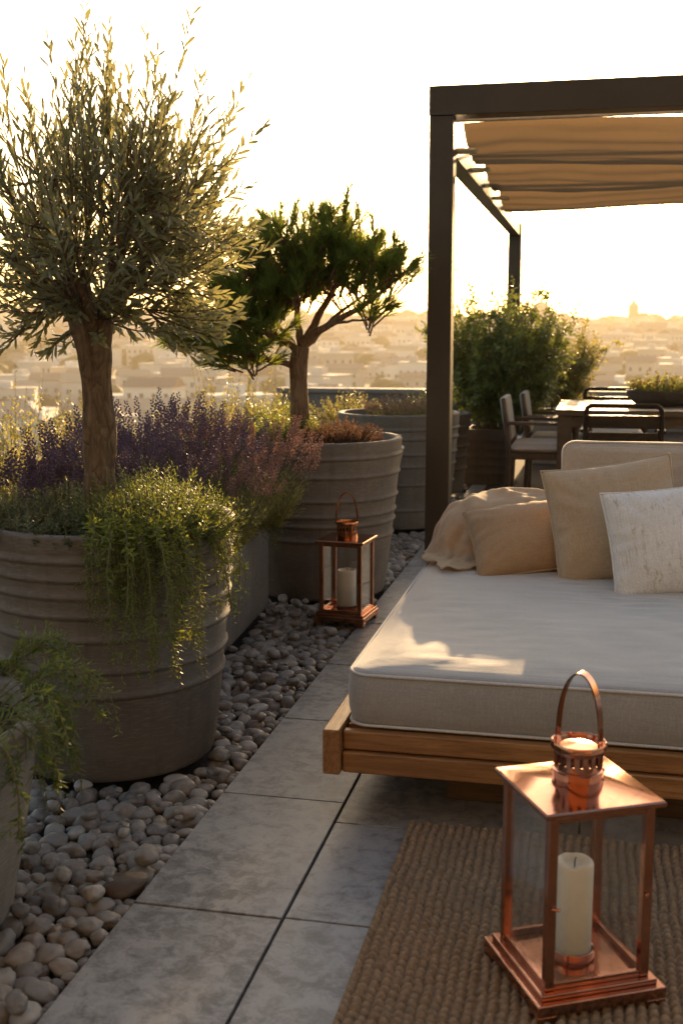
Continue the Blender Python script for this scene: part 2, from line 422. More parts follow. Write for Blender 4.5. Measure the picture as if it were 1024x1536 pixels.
# ------------------------------------------------------------------ pebbles
FOOT = [(-1.44,3.25,.315), (-1.33,5.6,.325), (-1.5,6.75,.3), (-1.25,7.7,.36), (-1.16,9.3,.3), (-1.55,2.12,.29)]
def blocked(x, y, r):
    for cx, cy_, rr in FOOT:
        if (x-cx)**2 + (y-cy_)**2 < (rr+r*.35)**2: return True
    if -2.1 < x < -1.36 and 3.6 < y < 5.15:
        xr = -1.372 - (y-3.6)*.065
        if x < xr - 0 + r*.3: return True
    return False
def ico(sub):
    bm = bmesh.new(); bmesh.ops.create_icosphere(bm, subdivisions=sub, radius=1)
    v = [x.co.copy() for x in bm.verts]; f = [tuple(a.index for a in q.verts) for q in bm.faces]; bm.free(); return v, f
I4, I3, I2 = ico(4), ico(3), ico(2)
def stone_verts(base, seed):
    r = random.Random(seed); o = Vector((r.uniform(0,90), r.uniform(0,90), r.uniform(0,90)))
    sx, sy, sz = 1, r.uniform(.62,.95), r.uniform(.5,.8)
    out = []
    for v in base:
        k = 1 + .30*noise.noise(v*.9 + o) + .12*noise.noise(v*2.1 + o) + .03*noise.noise(v*5 + o)
        q = v*k
        out.append(Vector((q.x*sx, q.y*sy, q.z*sz)))
    return out
cells = {}; spots = []
def fits(x, y, r):
    i, j = int(math.floor(x/.1)), int(math.floor(y/.1))
    for a in (-1,0,1):
        for c in (-1,0,1):
            for (px, py, pr) in cells.get((i+a, j+c), ()):
                if (x-px)**2 + (y-py)**2 < ((r+pr)*.76)**2: return False
    return True
def scatter(x0, x1, y0, y1, n, r0, r1):
    for k in range(n):
        r = r0 + (r1-r0)*(1-k/n)**1.3*rng.uniform(.75,1)
        x = rng.uniform(x0, x1); y = rng.uniform(y0, y1)
        if x > -1.0 - r*.85 or blocked(x, y, r) or not fits(x, y, r): continue
        cells.setdefault((int(math.floor(x/.1)), int(math.floor(y/.1))), []).append((x, y, r)); spots.append((x, y, r, 0))
brown = (-1.055, 2.405, .05)
cells.setdefault((int(math.floor(brown[0]/.1)), int(math.floor(brown[1]/.1))), []).append(brown)
scatter(-2.3, -1.0, 1.55, 6.6, 34000, .0095, .037)
scatter(-2.2, -.98, 6.6, 10.5, 6000, .020, .036)
top = []
for x, y, r, _ in spots:
    if y < 6 and rng.random() < .17: top.append((x + rng.uniform(-.02,.02), y + rng.uniform(-.02,.02), r*rng.uniform(.6,.85), 1))
top = [q for q in top if q[0] < -1.035 and not blocked(q[0], q[1], q[2]*2)]
spots += top
def vis(q):   # nearest and unobstructed pebbles first
    x, y, r, l = q
    bad = 0
    if x < -1.2 and y > 2.62: bad += 1.5
    if x < -1.42 and y > 3.0: bad += 4
    if x + .45*y < -.62 and y < 2.4: bad += 3
    return y + bad - r*6
spots.sort(key=vis)
protos = []
for k in range(10):
    m = bpy.data.meshes.new('river_pebble'); m.from_pydata([tuple(v) for v in stone_verts(I4[0], 100+k)], [], I4[1])
    m.polygons.foreach_set('use_smooth', [True]*len(m.polygons)); m.materials.append(M['pebble']); protos.append(m)
PEB_LABEL = 'smooth grey or beige river pebble lying in the pebble bed beside the paving'
first = None
for k, (x, y, r, l) in enumerate(spots[:297]):
    if first is None:
        o = bpy.data.objects.new('river_pebble', protos[0]); first = o
        tag(o, PEB_LABEL, 'pebble', 'river pebbles beside the paving')
    else:
        o = first.copy()
    o.data = protos[k % 10]; COL.objects.link(o)
    o.scale = (r*1.08,)*3; o.rotation_euler = (rng.uniform(-.25,.25), rng.uniform(-.25,.25), rng.uniform(0, 6.28))
    o.location = (x, y, (-.036 + r*.42 + rng.uniform(-.004,.006)) if not l else .012 + rng.uniform(0,.008))
o = bpy.data.objects.new('brown_pebble', protos[3].copy()); COL.objects.link(o)
o.data.materials.clear(); o.data.materials.append(M['brownpebble']); o.scale = (.055,.052,.055); o.location = (brown[0], brown[1], -.006); o.rotation_euler = (0,0,.6)
tag(o, 'large dark brown river pebble touching the paving edge', 'pebble')
vs = []; fs = []; base_n = len(I3[0]); svs = [np.array([tuple(v) for v in stone_verts(I3[0], 300+k)]) for k in range(14)]
for k, (x, y, r, l) in enumerate(spots[297:]):
    a = Euler((rng.uniform(-.25,.25), rng.uniform(-.25,.25), rng.uniform(0,6.28))).to_matrix()
    q = svs[k % 14] @ np.array(a).T * (r*1.08) + np.array((x, y, (-.036 + r*.42) if not l else .014))
    o_ = k*base_n; vs.append(q); fs.append(np.array(I3[1]) + o_)
me = bpy.data.meshes.new('pebbles'); me.from_pydata(np.concatenate(vs).tolist(), [], np.concatenate(fs).tolist())
me.polygons.foreach_set('use_smooth', [True]*len(me.polygons)); me.materials.append(M['pebble'])
o = bpy.data.objects.new('pebbles', me); COL.objects.link(o)
tag(o, 'mixed grey and beige river pebbles filling the bed around the planters', 'pebbles', kind='stuff')

# ------------------------------------------------------------------ planters
def ribbed_profile(H, rb, rr, ribs, rimw=.034, inner=.09, ridge=.009):
    """outer wall from the base up with rounded ridges at each rib height, then over the rim and down inside"""
    rad = lambda z: rb + (rr-rb)*(z/H)**.85
    pr = [(rb-.02, 0), (rb-.004, .004), (rb, .015)]
    zs = sorted(ribs); z = .015
    for k, rz in enumerate(zs):
        nz = zs[k+1] if k+1 < len(zs) else H
        a = rad(rz)
        for q in np.linspace(z, rz-.016, 4)[1:]: pr.append((rad(q), q))
        pr += [(a-.001, rz-.011), (a+ridge*.55, rz-.007), (a+ridge, rz-.001), (a+ridge*.9, rz+.004), (a+ridge*.45, rz+.010), (a+ridge*.12, rz+.018)]
        z = rz + .022
    for q in np.linspace(z, H-.012, 4): pr.append((rad(q)+.001, q))
    pr += [(rr+.001, H-.006), (rr-.004, H), (rr-rimw+.004, H), (rr-rimw, H-.006), (rr-rimw-.012, H-inner)]
    return pr
def round_pot(name, label, c, H, rb, rr, ribs, mat, soil_z=.05, group=None, ridge=.009):
    t = thing(name, label, 'planter', (c[0], c[1], 0), 0, group)
    b = MB(); b.lathe(ribbed_profile(H, rb, rr, ribs, ridge=ridge), 96); b.build('pot_body', mat, t, smooth=60)
    b = MB()
    n = 40; rs = [0, .35, .7, 1]
    R0 = rr - .04
    vs = [(0,0,H-soil_z+.02)]; fs = []
    for i, q in enumerate(rs[1:]):
        for k in range(n):
            a = 2*PI*k/n; x, y = R0*q*math.cos(a), R0*q*math.sin(a)
            vs.append((x, y, H-soil_z + .02*(1-q) + .012*noise.noise((x*14, y*14, c[0]))))
    for k in range(n): fs.append((0, 1+k, 1+(k+1) % n))
    for i in range(2):
        for k in range(n): fs.append((1+i*n+k, 1+(i+1)*n+k, 1+(i+1)*n+(k+1) % n, 1+i*n+(k+1) % n))
    b.add(vs, fs); b.build('soil', M['soil'], t, smooth=180)
    return t
P1, P2 = (-1.44, 3.25), (-1.33, 5.6)
round_pot('ribbed_planter', 'large round ribbed planter holding the olive tree', P1, .74, .31, .385, [.27,.345,.44,.51,.566,.616,.668], M['pot'])
round_pot('ribbed_planter', 'tall ribbed planter with the pine tree behind the small lantern', P2, .775, .32, .405, [.30,.372,.42,.495,.61,.70], M['pot'])
round_pot('smooth_planter', 'smooth pale tapered bowl between the pine planter and ribbed planter behind', (-1.5, 6.75), .61, .24, .40, [], M['potlight'])
round_pot('ribbed_planter', 'ribbed planter of low pink flowers just left of the pergola post', (-1.29, 7.70), .755, .34, .41, [.13,.30,.42,.50,.60,.66], M['pot'])
round_pot('ribbed_planter', 'far ribbed planter half hidden behind the pergola post', (-1.30, 9.3), .64, .27, .33, [.2,.3,.38,.46,.54], M['pot'], ridge=.014)
round_pot('smooth_planter', 'small smooth planter with trailing greenery at left edge of the pebbles', (-1.535, 2.12), .47, .30, .385, [], M['concrete'])
def trough(name, label, loc, rz, sx, sy, H, mat, cat='planter', ribs=()):
    t = thing(name, label, cat, loc, rz)
    b = MB(); wv = .035
    prof = [(.975, 0), (.985, .012)] + [q for z in ribs for q in ((.988, z-.012), (1.006, z-.003), (1.006, z+.003), (.988, z+.012))] + [(1, H-.006), (.994, H)]
    def rect(kx, ky, z, rc=.02):
        pts = []
        for (cx, cy_, a0) in ((1,1,0),(-1,1,90),(-1,-1,180),(1,-1,270)):
            for q in range(4):
                a = R(a0 + q*30)
                pts.append((cx*(kx-rc) + rc*math.cos(a), cy_*(ky-rc) + rc*math.sin(a), z))
        return pts
    rings = [rect(sx*k, sy*k if sy < sx*2 else sy - sx*(1-k), z) for k, z in prof]
    rings += [rect(sx-wv, sy-wv, H), rect(sx-wv-.004, sy-wv-.004, H-.006), rect(sx-wv-.006, sy-wv-.006, H-.1)]
    vs = [q for r_ in rings for q in r_]; n = 16; fs = []
    for i in range(len(rings)-1):
        for k in range(n): fs.append((i*n+k, i*n+(k+1) % n, (i+1)*n+(k+1) % n, (i+1)*n+k))
    b.add(vs, fs); b.build('pot_body', mat, t, smooth=40)
    b = MB(); b.add(rect(sx-wv-.005, sy-wv-.005, H-.045), [tuple(range(16))]); b.build('soil', M['soil'], t)
    return t
trough('concrete_planter', 'long rectangular concrete planter of lavender behind the olive planter', (-1.76, 4.40, 0), R(3.7), .325, .78, .475, M['concrete'])
trough('square_planter', 'dark ribbed square planter under the dense green shrub beside dining chairs', (-.875, 9.98, 0), 0, .205, .24, .47, M['potdark'], ribs=(.1,.17,.24,.31,.38))
trough('square_planter', 'pale square planter of the airy shrub behind the far dining chair', (-.38, 11.6, 0), 0, .26, .26, .52, M['concrete'])
trough('low_planter', 'low grey trough of bright green shrubs behind the pine planter', (-2.1, 8.7, 0), 0, .62, .28, .62, M['concrete'])

# ------------------------------------------------------------------ plants
def curve(p0, d0, L, n, up=0.0, wob=.08):
    """a wobbling path from p0 along d0; up > 0 turns skyward, < 0 droops"""
    pts = [Vector(p0)]; d = Vector(d0).normalized()
    for i in range(n):
        d = (d + Vector((0,0,up))/n + jit(wob)).normalized()
        pts.append(pts[-1] + d*L/n)
    return pts
def leaves_along(mb, pts, start, per, L, W, spread=.6, lift=.2, mi=0, bend=.15, taper=True):
    n = len(pts)-1
    tot = int(per)
    for i in range(tot):
        f = start + (1-start)*(i+rng.random()*.6)/tot
        a = f*n; k = min(int(a), n-1); q = pts[k].lerp(pts[k+1], a-k); t = (pts[k+1]-pts[k]).normalized()
        s = t.orthogonal().normalized(); s = Matrix.Rotation(i*2.4 + rng.uniform(-.5,.5), 3, t) @ s
        d = (t*(1-spread) + s*spread + Vector((0,0,lift*.5)) + jit(.12))
        sc = (1 - .45*f*f) if taper else 1
        mb.leaf(q, d, (t + jit(.5)).normalized(), L*sc*rng.uniform(.75,1.15), W*sc*rng.uniform(.8,1.1), bend*rng.uniform(-.5,1.5), mi)

def bush(name, label, cat, c, rad, h, stems, leafmat, L, W, per=14, group=None, up=.5, flower=None, fl_n=5, fl=(.012,.012), ell=(1,1), lean=(0,0), stemr=.0018, start=.15, tilt=(.0,.9), spread=.6, twigs=0):
    t = thing(name, label, cat, c, 0, group)
    st = MB(); lf = MB(); fw = MB()
    for i in range(stems):
        a = rng.uniform(0, 2*PI); q = math.sqrt(rng.random())
        x, y = q*rad*.55*math.cos(a)*ell[0], q*rad*.55*math.sin(a)*ell[1]
        tl = tilt[0] + (tilt[1]-tilt[0])*q
        d = Vector((math.cos(a)*tl*ell[0] + lean[0], math.sin(a)*tl*ell[1] + lean[1], 1))
        pts = curve((x, y, -.02), d, h*rng.uniform(.65,1.08)*(1-.25*q), 6, up*.3, .09)
        st.tube(pts, [stemr*(1.2-.9*k/6) for k in range(7)], 4, cap=False)
        leaves_along(lf, pts, start, per, L, W, spread)
        for k in range(twigs):
            f = rng.uniform(.22, 1); s = min(5, int(f*6)); q2 = pts[s].lerp(pts[s+1], f*6-s)
            tw = curve(q2, (pts[s+1]-pts[s]).normalized()*.6 + jit(.9), h*rng.uniform(.10,.22), 5, .25, .18)
            st.tube(tw, stemr*.45, 3, cap=False); leaves_along(lf, tw, .05, 13, L, W, .7)
        if flower:
            for k in range(fl_n):
                f = 1 - .35*rng.random(); s = min(5, int(f*6)); q2 = pts[s].lerp(pts[s+1], f*6-s) + jit(.012)
                fw.bud(q2, rvec() + Vector((0,0,.6)), fl[0]*rng.uniform(.7,1.2), fl[1]*rng.uniform(.7,1.2))
    st.build('stems', M['stem'], t); lf.build('foliage', M[leafmat], t)
    if flower: fw.build('flowers', M[flower], t)['kind'] = 'stuff'
    return t

def lavender(label, c, rad, h, stems, flower='lavflower', group='lavender clumps in the planters', head=.085, leaf='lavleaf', lean=(0,0), ell=(1,1)):
    t = thing('lavender_plant', label, 'lavender', c, 0, group)
    st = MB(); lf = MB(); fw = MB()
    for i in range(stems):
        a = rng.uniform(0, 2*PI); q = math.sqrt(rng.random())
        x, y = q*rad*.6*math.cos(a)*ell[0], q*rad*.6*math.sin(a)*ell[1]
        d = Vector((math.cos(a)*q*.55 + lean[0], math.sin(a)*q*.55 + lean[1], 1))
        hh = h*rng.uniform(.72,1.08)*(1-.18*q)
        pts = curve((x, y, -.02), d, hh, 6, .25, .05)
        st.tube(pts, [.0016*(1.2-.7*k/6) for k in range(7)], 4, cap=False)
        leaves_along(lf, pts[:5], .1, 18, .040, .0056, .55)
        d = (pts[-1]-pts[-2]).normalized(); hl = head*rng.uniform(.6,1.2); p0 = pts[-1]
        nf = int(hl/.0042)
        sp = MB()
        for k in range(nf):
            f = k/nf; sd_ = d.orthogonal().normalized(); sd_ = Matrix.Rotation(k*2.4, 3, d) @ sd_
            r_ = .0052*math.sin(PI*(.18 + .8*f))
            q2 = p0 + d*hl*f + sd_*r_
            sp.bud(q2, d*.8 + sd_*.8, .0140*(1.15-.45*f), .0098*(1.15-.4*f))
        sp.build('flower_spike', M[flower], t)
    for i in range(int(stems*1.6)):     # the leafy cushion underneath
        a = rng.uniform(0, 2*PI); q = math.sqrt(rng.random())
        pts = curve((q*rad*.55*math.cos(a)*ell[0], q*rad*.55*math.sin(a)*ell[1], -.02), (math.cos(a)*q*1.0 + lean[0], math.sin(a)*q*1.0 + lean[1], 1), h*rng.uniform(.4,.7), 5, .3, .08)
        leaves_along(lf, pts, .1, 22, .042, .0056, .5)
    st.build('stems', M['stem'], t); lf.build('foliage', M[leaf], t)
    return t

def trailing(name, label, c, starts, leafmat, L=.024, W=.006, crown=0, crown_r=.14, crown_h=.14, group=None, crownmat=None, per=30):
    t = thing(name, label, 'trailing plant', c, 0, group)
    st = MB(); lf = MB()
    C0 = Vector(c)
    for (p, d, ln, flat) in starts:
        pts = [Vector(p)-C0]; dd = Vector(d).normalized(); n = 16
        for i in range(n):
            g_ = (.05 if i < flat else .34)
            dd = (dd + Vector((0,0,-g_)) + jit(.09)).normalized()
            pts.append(pts[-1] + dd*ln/n)
        st.tube(pts, [.0017*(1.1-.6*k/n) for k in range(n+1)], 4, cap=False)
        leaves_along(lf, pts, .02, per*ln/.25, L, W, .62, .1)
        for k in range(int(3*ln/.2)):     # side sprigs
            i = rng.randrange(2, n-1); q = curve(pts[i], (pts[i+1]-pts[i]).normalized() + jit(.9), rng.uniform(.03,.07), 4, -.4, .1)
            st.tube(q, .001, 3, cap=False); leaves_along(lf, q, .05, 9, L*.85, W*.9, .6)
    for i in range(crown):
        a = rng.uniform(0, 2*PI); q = math.sqrt(rng.random())
        pts = curve((q*crown_r*math.cos(a), q*crown_r*math.sin(a), -.01), (math.cos(a)*q*1.1, math.sin(a)*q*1.1, .8), crown_h*rng.uniform(.6,1.15), 6, -.15, .14)
        st.tube(pts, .0014, 4, cap=False)
        leaves_along(lf, pts, .05, 20, L, W, .6)
    st.build('stems', M['stem'], t); lf.build('foliage', M[leafmat], t)
    return t

# ---- olive tree
def olive():
    t = thing('olive_tree', 'olive tree with slender grey green leaves in the big ribbed planter', 'tree', (0,0,0))
    base = Vector((-1.482, 3.25, .68)); fork = Vector((-1.468, 3.25, 1.24))
    b = MB(); n = 40; m = 26; vs = []; fs = []
    for i in range(m+1):
        f = i/m; z = base.z + (1.33-base.z)*f
        r0 = .0425 + .026*(1-f)**5 + .020*max(0, f-.72)/.28
        cx = base.x + .010*math.sin(f*3.1) + (fork.x-base.x)*f; cy_ = 3.25 + .008*math.sin(f*4+1)
        for k in range(n):
            a = 2*PI*k/n
            q = r0*(1 + (.07+.08*f)*math.sin(3*a + f*2.2) + .05*math.sin(5*a - f*3) + .22*noise.noise((math.cos(a)*2.1, math.sin(a)*2.1, f*5)) + .06*noise.noise((math.cos(a)*7, math.sin(a)*7, f*9)))
            vs.append((cx + q*math.cos(a), cy_ + q*math.sin(a), z))
    for i in range(m):
        for k in range(n): fs.append((i*n+k, i*n+(k+1) % n, (i+1)*n+(k+1) % n, (i+1)*n+k))
    fs.append(tuple(m*n+k for k in range(n)))
    b.add(vs, fs); b.build('trunk', M['bark'], t, smooth=180)
    br = MB(); lf = MB()
    cen = Vector((-1.41, 3.25, 1.60))
    def in_shell(d, k=1.0):
        # crown boundary along direction d from centre
        el = d.z
        rx = .44; rz = .47 if el > 0 else .345
        return cen + Vector((d.x*rx, d.y*rx, d.z*rz))*k
    limbs = []
    for i in range(13):
        a = 2*PI*i/13 + rng.uniform(-.2,.2); tilt = rng.uniform(.25,.95)
        st = Vector((fork.x + .028*math.cos(a), 3.25 + .028*math.sin(a), 1.26 + rng.uniform(0,.05)))
        pts = curve(st, (math.cos(a)*tilt, math.sin(a)*tilt, 1), rng.uniform(.32,.52), 8, .15, .12)
        br.tube(pts, [.017*(1-.78*k/8) for k in range(9)], 7, cap=False)
        limbs.append(pts)
    def shoot(p0, p1, nl, L=.064, W=.0096, start=.12, bow=.06):
        p0, p1 = Vector(p0), Vector(p1); v = p1-p0; ln = v.length
        mid = (p0+p1)/2 + Vector((v.x*.12, v.y*.12, -.10*ln)) + jit(bow*ln)
        pts = [(p0*(1-s)**2 + mid*2*s*(1-s) + p1*s*s) for s in [k/9 for k in range(10)]]
        br.tube(pts, [.0032*(1-.75*k/9) for k in range(10)], 5, cap=False)
        for i in range(nl):
            f = start + (1-start)*(i + .5*(i % 2)*.6)/nl
            a = f*9; k = min(int(a), 8); q = pts[k].lerp(pts[k+1], a-k); tt = (pts[k+1]-pts[k]).normalized()
            s = tt.orthogonal().normalized(); s = Matrix.Rotation((i//2)*1.57 + (i % 2)*PI + rng.uniform(-.3,.3), 3, tt) @ s
            d = tt*rng.uniform(.7,1.0) + s*rng.uniform(.5,.85) + jit(.1) + Vector((0,0,.10))
            sc = .6 + .4*math.sin(PI*min(1, f*.9+.12))
            lf.leaf(q, d, (tt + jit(.35)), L*sc*rng.uniform(.8,1.25), W*rng.uniform(.8,1.1), .12*rng.uniform(-1,1.5))
        lf.leaf(pts[-1], (pts[-1]-pts[-2]) + jit(.004), rvec(), L*.6, W*.6)
    for i in range(330):
        d = rvec()
        d.z = rng.uniform(-.55, 1.0); h = math.sqrt(max(0, 1-d.z*d.z)); a = rng.uniform(0, 2*PI); d = Vector((h*math.cos(a), h*math.sin(a), d.z))
        end = in_shell(d, rng.uniform(.50,1.10))
        if d.z > .25: end.z += rng.uniform(-.03,.10)
        lb = min(limbs, key=lambda q: (q[-1]-end).length + rng.uniform(0,.18)); p0 = lb[rng.randrange(2, 9)]
        v = end - p0
        if v.length > .36: p0 = end - (v.normalized() + Vector((0,0,.55*max(0, d.z+.35)))).normalized()*rng.uniform(.26,.38)
        if v.length < .1: continue
        shoot(p0, end, int(5 + 46*min(v.length,.36)))
    for (x, z, y) in ((-1.457,2.225,3.25),(-1.137,2.185,3.25),(-1.36,2.055,3.2),(-1.265,2.09,3.3),(-1.655,2.03,3.25),(-.985,1.99,3.25),(-.93,1.86,3.22),(-.965,1.70,3.2),(-1.76,1.86,3.25),(-1.05,1.93,3.35),(-1.56,2.07,3.32),(-1.42,2.10,3.3),(-1.19,2.0,3.15),(-.96,1.60,3.3),(-1.80,1.70,3.2)):
        e = Vector((x, y, z)); lb = min(limbs, key=lambda q: (q[-1]-e).length); p0 = lb[6] if (lb[6]-e).length > .3 else lb[3]
        v = e-p0; p0 = e - v.normalized()*min(v.length, .52)
        shoot(p0, e, 30, .064, .0115, .12, .02)
    for i in range(34):                      # hanging skirt of the crown, left and right
        s = -1 if i % 2 else 1; a = rng.uniform(-1.0,1.0)
        p0 = Vector((fork.x + s*rng.uniform(.08,.24), 3.25 + .2*math.sin(a)*rng.uniform(0,1), rng.uniform(1.30,1.46)))
        e = p0 + Vector((s*rng.uniform(.06,.22), rng.uniform(-.12,.1), rng.uniform(-.14,.03)))
        if s > 0: e.x += .03
        shoot(p0, e, 18, .05, .0115)
    for i in range(36):                      # leaves close round the fork
        a = rng.uniform(0, 2*PI); p0 = Vector((fork.x + .05*math.cos(a), 3.25 + .05*math.sin(a), rng.uniform(1.30,1.42)))
        shoot(p0, p0 + Vector((math.cos(a)*rng.uniform(.08,.2), math.sin(a)*rng.uniform(.08,.2), rng.uniform(-.09,.12))), 13, .052, .012, .05)
    for e in ((-1.03,3.15,1.27),(-1.0,3.1,1.33),(-1.05,3.1,1.23),(-.97,3.15,1.38),(-1.10,3.15,1.20)):
        shoot((-1.28,3.2,1.36), e, 26, .052, .0115)
    c = lf.build('crown', M['olive'], t); br.build('branches', M['bark'], c, smooth=180)
olive()

# ---- pine tree
def pine():
    t = thing('pine_tree', 'small cloud pruned pine tree with long needles in tall ribbed planter', 'tree', (0,0,0))
    Y = 5.6
    b = MB()
    tr = [(-1.438,Y,.70),(-1.437,Y,.80),(-1.440,Y,.92),(-1.446,Y,1.05),(-1.445,Y,1.14),(-1.428,Y,1.22)]
    b.tube(tr, [.058,.048,.046,.044,.045,.042], 18)
    for i, v in enumerate(b.v):
        b.v[i] = tuple(Vector(v) + Vector((noise.noise(Vector(v)*22), noise.noise(Vector(v)*22+Vector((9,0,0))), 0))*.008)
    br = MB(); nd = MB()
    limbs = []
    def limb(pts, r0, r1):
        pts = [Vector(p) for p in pts]
        # smooth
        fine = []
        for i in range(len(pts)-1):
            for k in range(4): fine.append(pts[i].lerp(pts[i+1], k/4) + jit(.004))
        fine.append(pts[-1]); n = len(fine)
        br.tube(fine, [r0 + (r1-r0)*k/(n-1) for k in range(n)], 8, cap=False); limbs.append(fine)
    limb([(-1.43,Y,1.2),(-1.38,Y-.03,1.27),(-1.27,Y-.06,1.33),(-1.12,Y-.08,1.40),(-1.02,Y-.08,1.47),(-.93,Y-.06,1.55)], .024, .006)
    limb([(-1.43,Y,1.2),(-1.38,Y+.05,1.32),(-1.30,Y+.08,1.47),(-1.22,Y+.1,1.62),(-1.18,Y+.1,1.76)], .026, .006)
    limb([(-1.43,Y,1.2),(-1.44,Y-.02,1.33),(-1.44,Y-.05,1.48),(-1.42,Y-.06,1.66)], .022, .006)
    limb([(-1.44,Y,1.19),(-1.52,Y-.04,1.26),(-1.62,Y-.08,1.35),(-1.70,Y-.1,1.50)], .021, .006)
    limb([(-1.44,Y,1.12),(-1.52,Y-.05,1.14),(-1.64,Y-.1,1.17),(-1.80,Y-.12,1.20),(-1.93,Y-.12,1.22)], .018, .005)
    limb([(-1.44,Y,1.16),(-1.50,Y+.1,1.24),(-1.60,Y+.2,1.32),(-1.75,Y+.25,1.40)], .017, .005)
    limb([(-1.42,Y,1.2),(-1.36,Y+.15,1.30),(-1.25,Y+.25,1.42),(-1.12,Y+.25,1.5)], .016, .005)
    limb([(-1.27,Y-.06,1.33),(-1.17,Y-.12,1.34),(-1.05,Y-.16,1.35)], .009, .004)
    def tuft(p, d, L=.085, n=70, nl=.062):
        p = Vector(p); d = Vector(d).normalized()
        br.tube([p - d*.05, p, p + d*L], [.005,.0045,.002], 5, cap=False)
        for k in range(n):
            f = rng.random(); q = p + d*L*f
            s = d.orthogonal().normalized(); s = Matrix.Rotation(rng.uniform(0,2*PI), 3, d) @ s
            dd = d*rng.uniform(.65,1.0) + s*rng.uniform(.25,.68)
            nd.blade(q, dd, rvec(), nl*rng.uniform(.75,1.2), .0036)
    # clumps: centre, radii (x,y,z), number, mean direction
    clumps = [((-1.40,Y-.02,1.72),(.17,.2,.10),46), ((-1.22,Y+.02,1.70),(.14,.2,.12),38), ((-1.56,Y-.05,1.66),(.14,.2,.11),36),
              ((-1.07,Y-.02,1.60),(.10,.16,.08),24), ((-.96,Y-.06,1.55),(.07,.1,.07),16), ((-1.72,Y-.1,1.52),(.13,.18,.12),36),
              ((-1.83,Y-.12,1.33),(.13,.18,.11),34), ((-1.70,Y-.1,1.34),(.15,.2,.11),34), ((-1.90,Y-.12,1.24),(.11,.14,.06),20),
              ((-1.66,Y-.12,1.22),(.12,.15,.05),18), ((-1.50,Y+.1,1.55),(.2,.22,.09),30), ((-1.28,Y+.1,1.58),(.2,.2,.09),28),
              ((-1.10,Y-.08,1.49),(.09,.1,.05),10), ((-1.04,Y-.16,1.36),(.06,.07,.045),9), ((-1.22,Y-.02,1.52),(.10,.14,.05),10), ((-1.44,Y-.05,1.53),(.17,.18,.07),26), ((-1.62,Y-.05,1.45),(.14,.18,.10),26), ((-1.77,Y-.14,1.24),(.18,.14,.08),30), ((-1.30,Y-.05,1.56),(.14,.14,.06),16), ((-1.62,Y-.1,1.38),(.13,.16,.11),30), ((-1.58,Y-.12,1.25),(.11,.14,.07),22), ((-1.68,Y-.15,1.15),(.13,.12,.06),22), ((-1.40,Y-.08,1.46),(.10,.12,.05),9), ((-1.52,Y-.06,1.44),(.10,.12,.06),14)]
    for c, r, n in clumps:
        c = Vector(c)
        for i in range(int(n*1.12)):
            v = rvec(); p = c + Vector((v.x*r[0], v.y*r[1], v.z*r[2]))*rng.uniform(.72,1.02)
            d = Vector((v.x*.8 + (p.x+1.43)*.9, v.y*.8, abs(v.z)*.5 + .75))
            if c.z < 1.30: d.z -= .75; d.x += (-.25 if c.x < -1.4 else .3)
            lb = min((q for l_ in limbs for q in l_[4:]), key=lambda q: (q-p).length)
            if (lb-p).length > .04 and rng.random() < .45: br.tube([lb, (lb+p)/2 + jit(.02), p], [.0045,.004,.0035], 5, cap=False)
            tuft(p, d, rng.uniform(.06,.12), 60, .080)
    for (x, z) in ((-1.22,1.845),(-1.30,1.80),(-1.13,1.79),(-1.45,1.82),(-1.52,1.80),(-1.05,1.73),(-1.38,1.81),(-.97,1.65),(-.94,1.62),(-1.66,1.72),(-1.20,1.87)):
        tuft((x, Y + rng.uniform(-.08,.08), z), (rng.uniform(-.15,.2), 0, 1), .10, 80, .055)
    trunk = b.build('trunk', M['pinebark'], t, smooth=180)
    c = nd.build('crown', M['needle'], t); br.build('branches', M['pinebark'], c, smooth=180)
pine()

# ---- planting in the olive planter
zs = .70
lavender('lavender clump left of the olive trunk in the large ribbed planter', (-1.62,3.40,zs), .20, .21, 60, group=None)
lavender('lavender clump at the far left rim of the large ribbed planter', (-1.76,3.22,zs), .16, .18, 44, group=None)
bush('rosemary_bush', 'dark low rosemary at front left inside the large ribbed planter', 'shrub', (-1.62,3.05,zs), .20, .17, 130, 'lavleaf', .028, .0058, 26, tilt=(0,1.2))
bush('rosemary_bush', 'dark green ground cover in front of olive trunk inside the planter', 'shrub', (-1.42,3.00,zs), .17, .12, 110, 'darkgreen', .024, .008, 22, tilt=(0,1.4))
bush('thyme_bush', 'feathery bright green bush right of the olive trunk', 'shrub', (-1.27,3.15,zs), .22, .26, 240, 'green', .024, .0046, 34, tilt=(0,1.1))
bush('thyme_bush', 'sprawling green bush at the back of the large ribbed planter', 'shrub', (-1.42,3.42,zs), .22, .20, 120, 'green', .026, .006, 26, tilt=(0,1.0))
sts = []
for i in range(66):
    a = rng.uniform(R(-74), R(-8)); rr = .36
    p0 = Vector((P1[0] + (rr-.04)*math.cos(a), P1[1] + (rr-.04)*math.sin(a), .735 + rng.uniform(0,.04)))
    sts.append((p0, (math.cos(a), math.sin(a), rng.uniform(.1,.6)), rng.uniform(.14,.40)*(1.0 if a < R(-20) else .8), 2))
for i in range(22):
    a = rng.uniform(R(-66), R(-38))
    p0 = Vector((P1[0] + .34*math.cos(a), P1[1] + .34*math.sin(a), .75)); sts.append((p0, (math.cos(a), math.sin(a), .3), rng.uniform(.40,.56), 2))
trailing('trailing_rosemary', 'trailing green plant spilling over the right rim of the olive planter', (P1[0]+.22, P1[1]-.12, .70), sts, 'brightgreen', .026, .0058, crown=150, crown_r=.135, crown_h=.17)
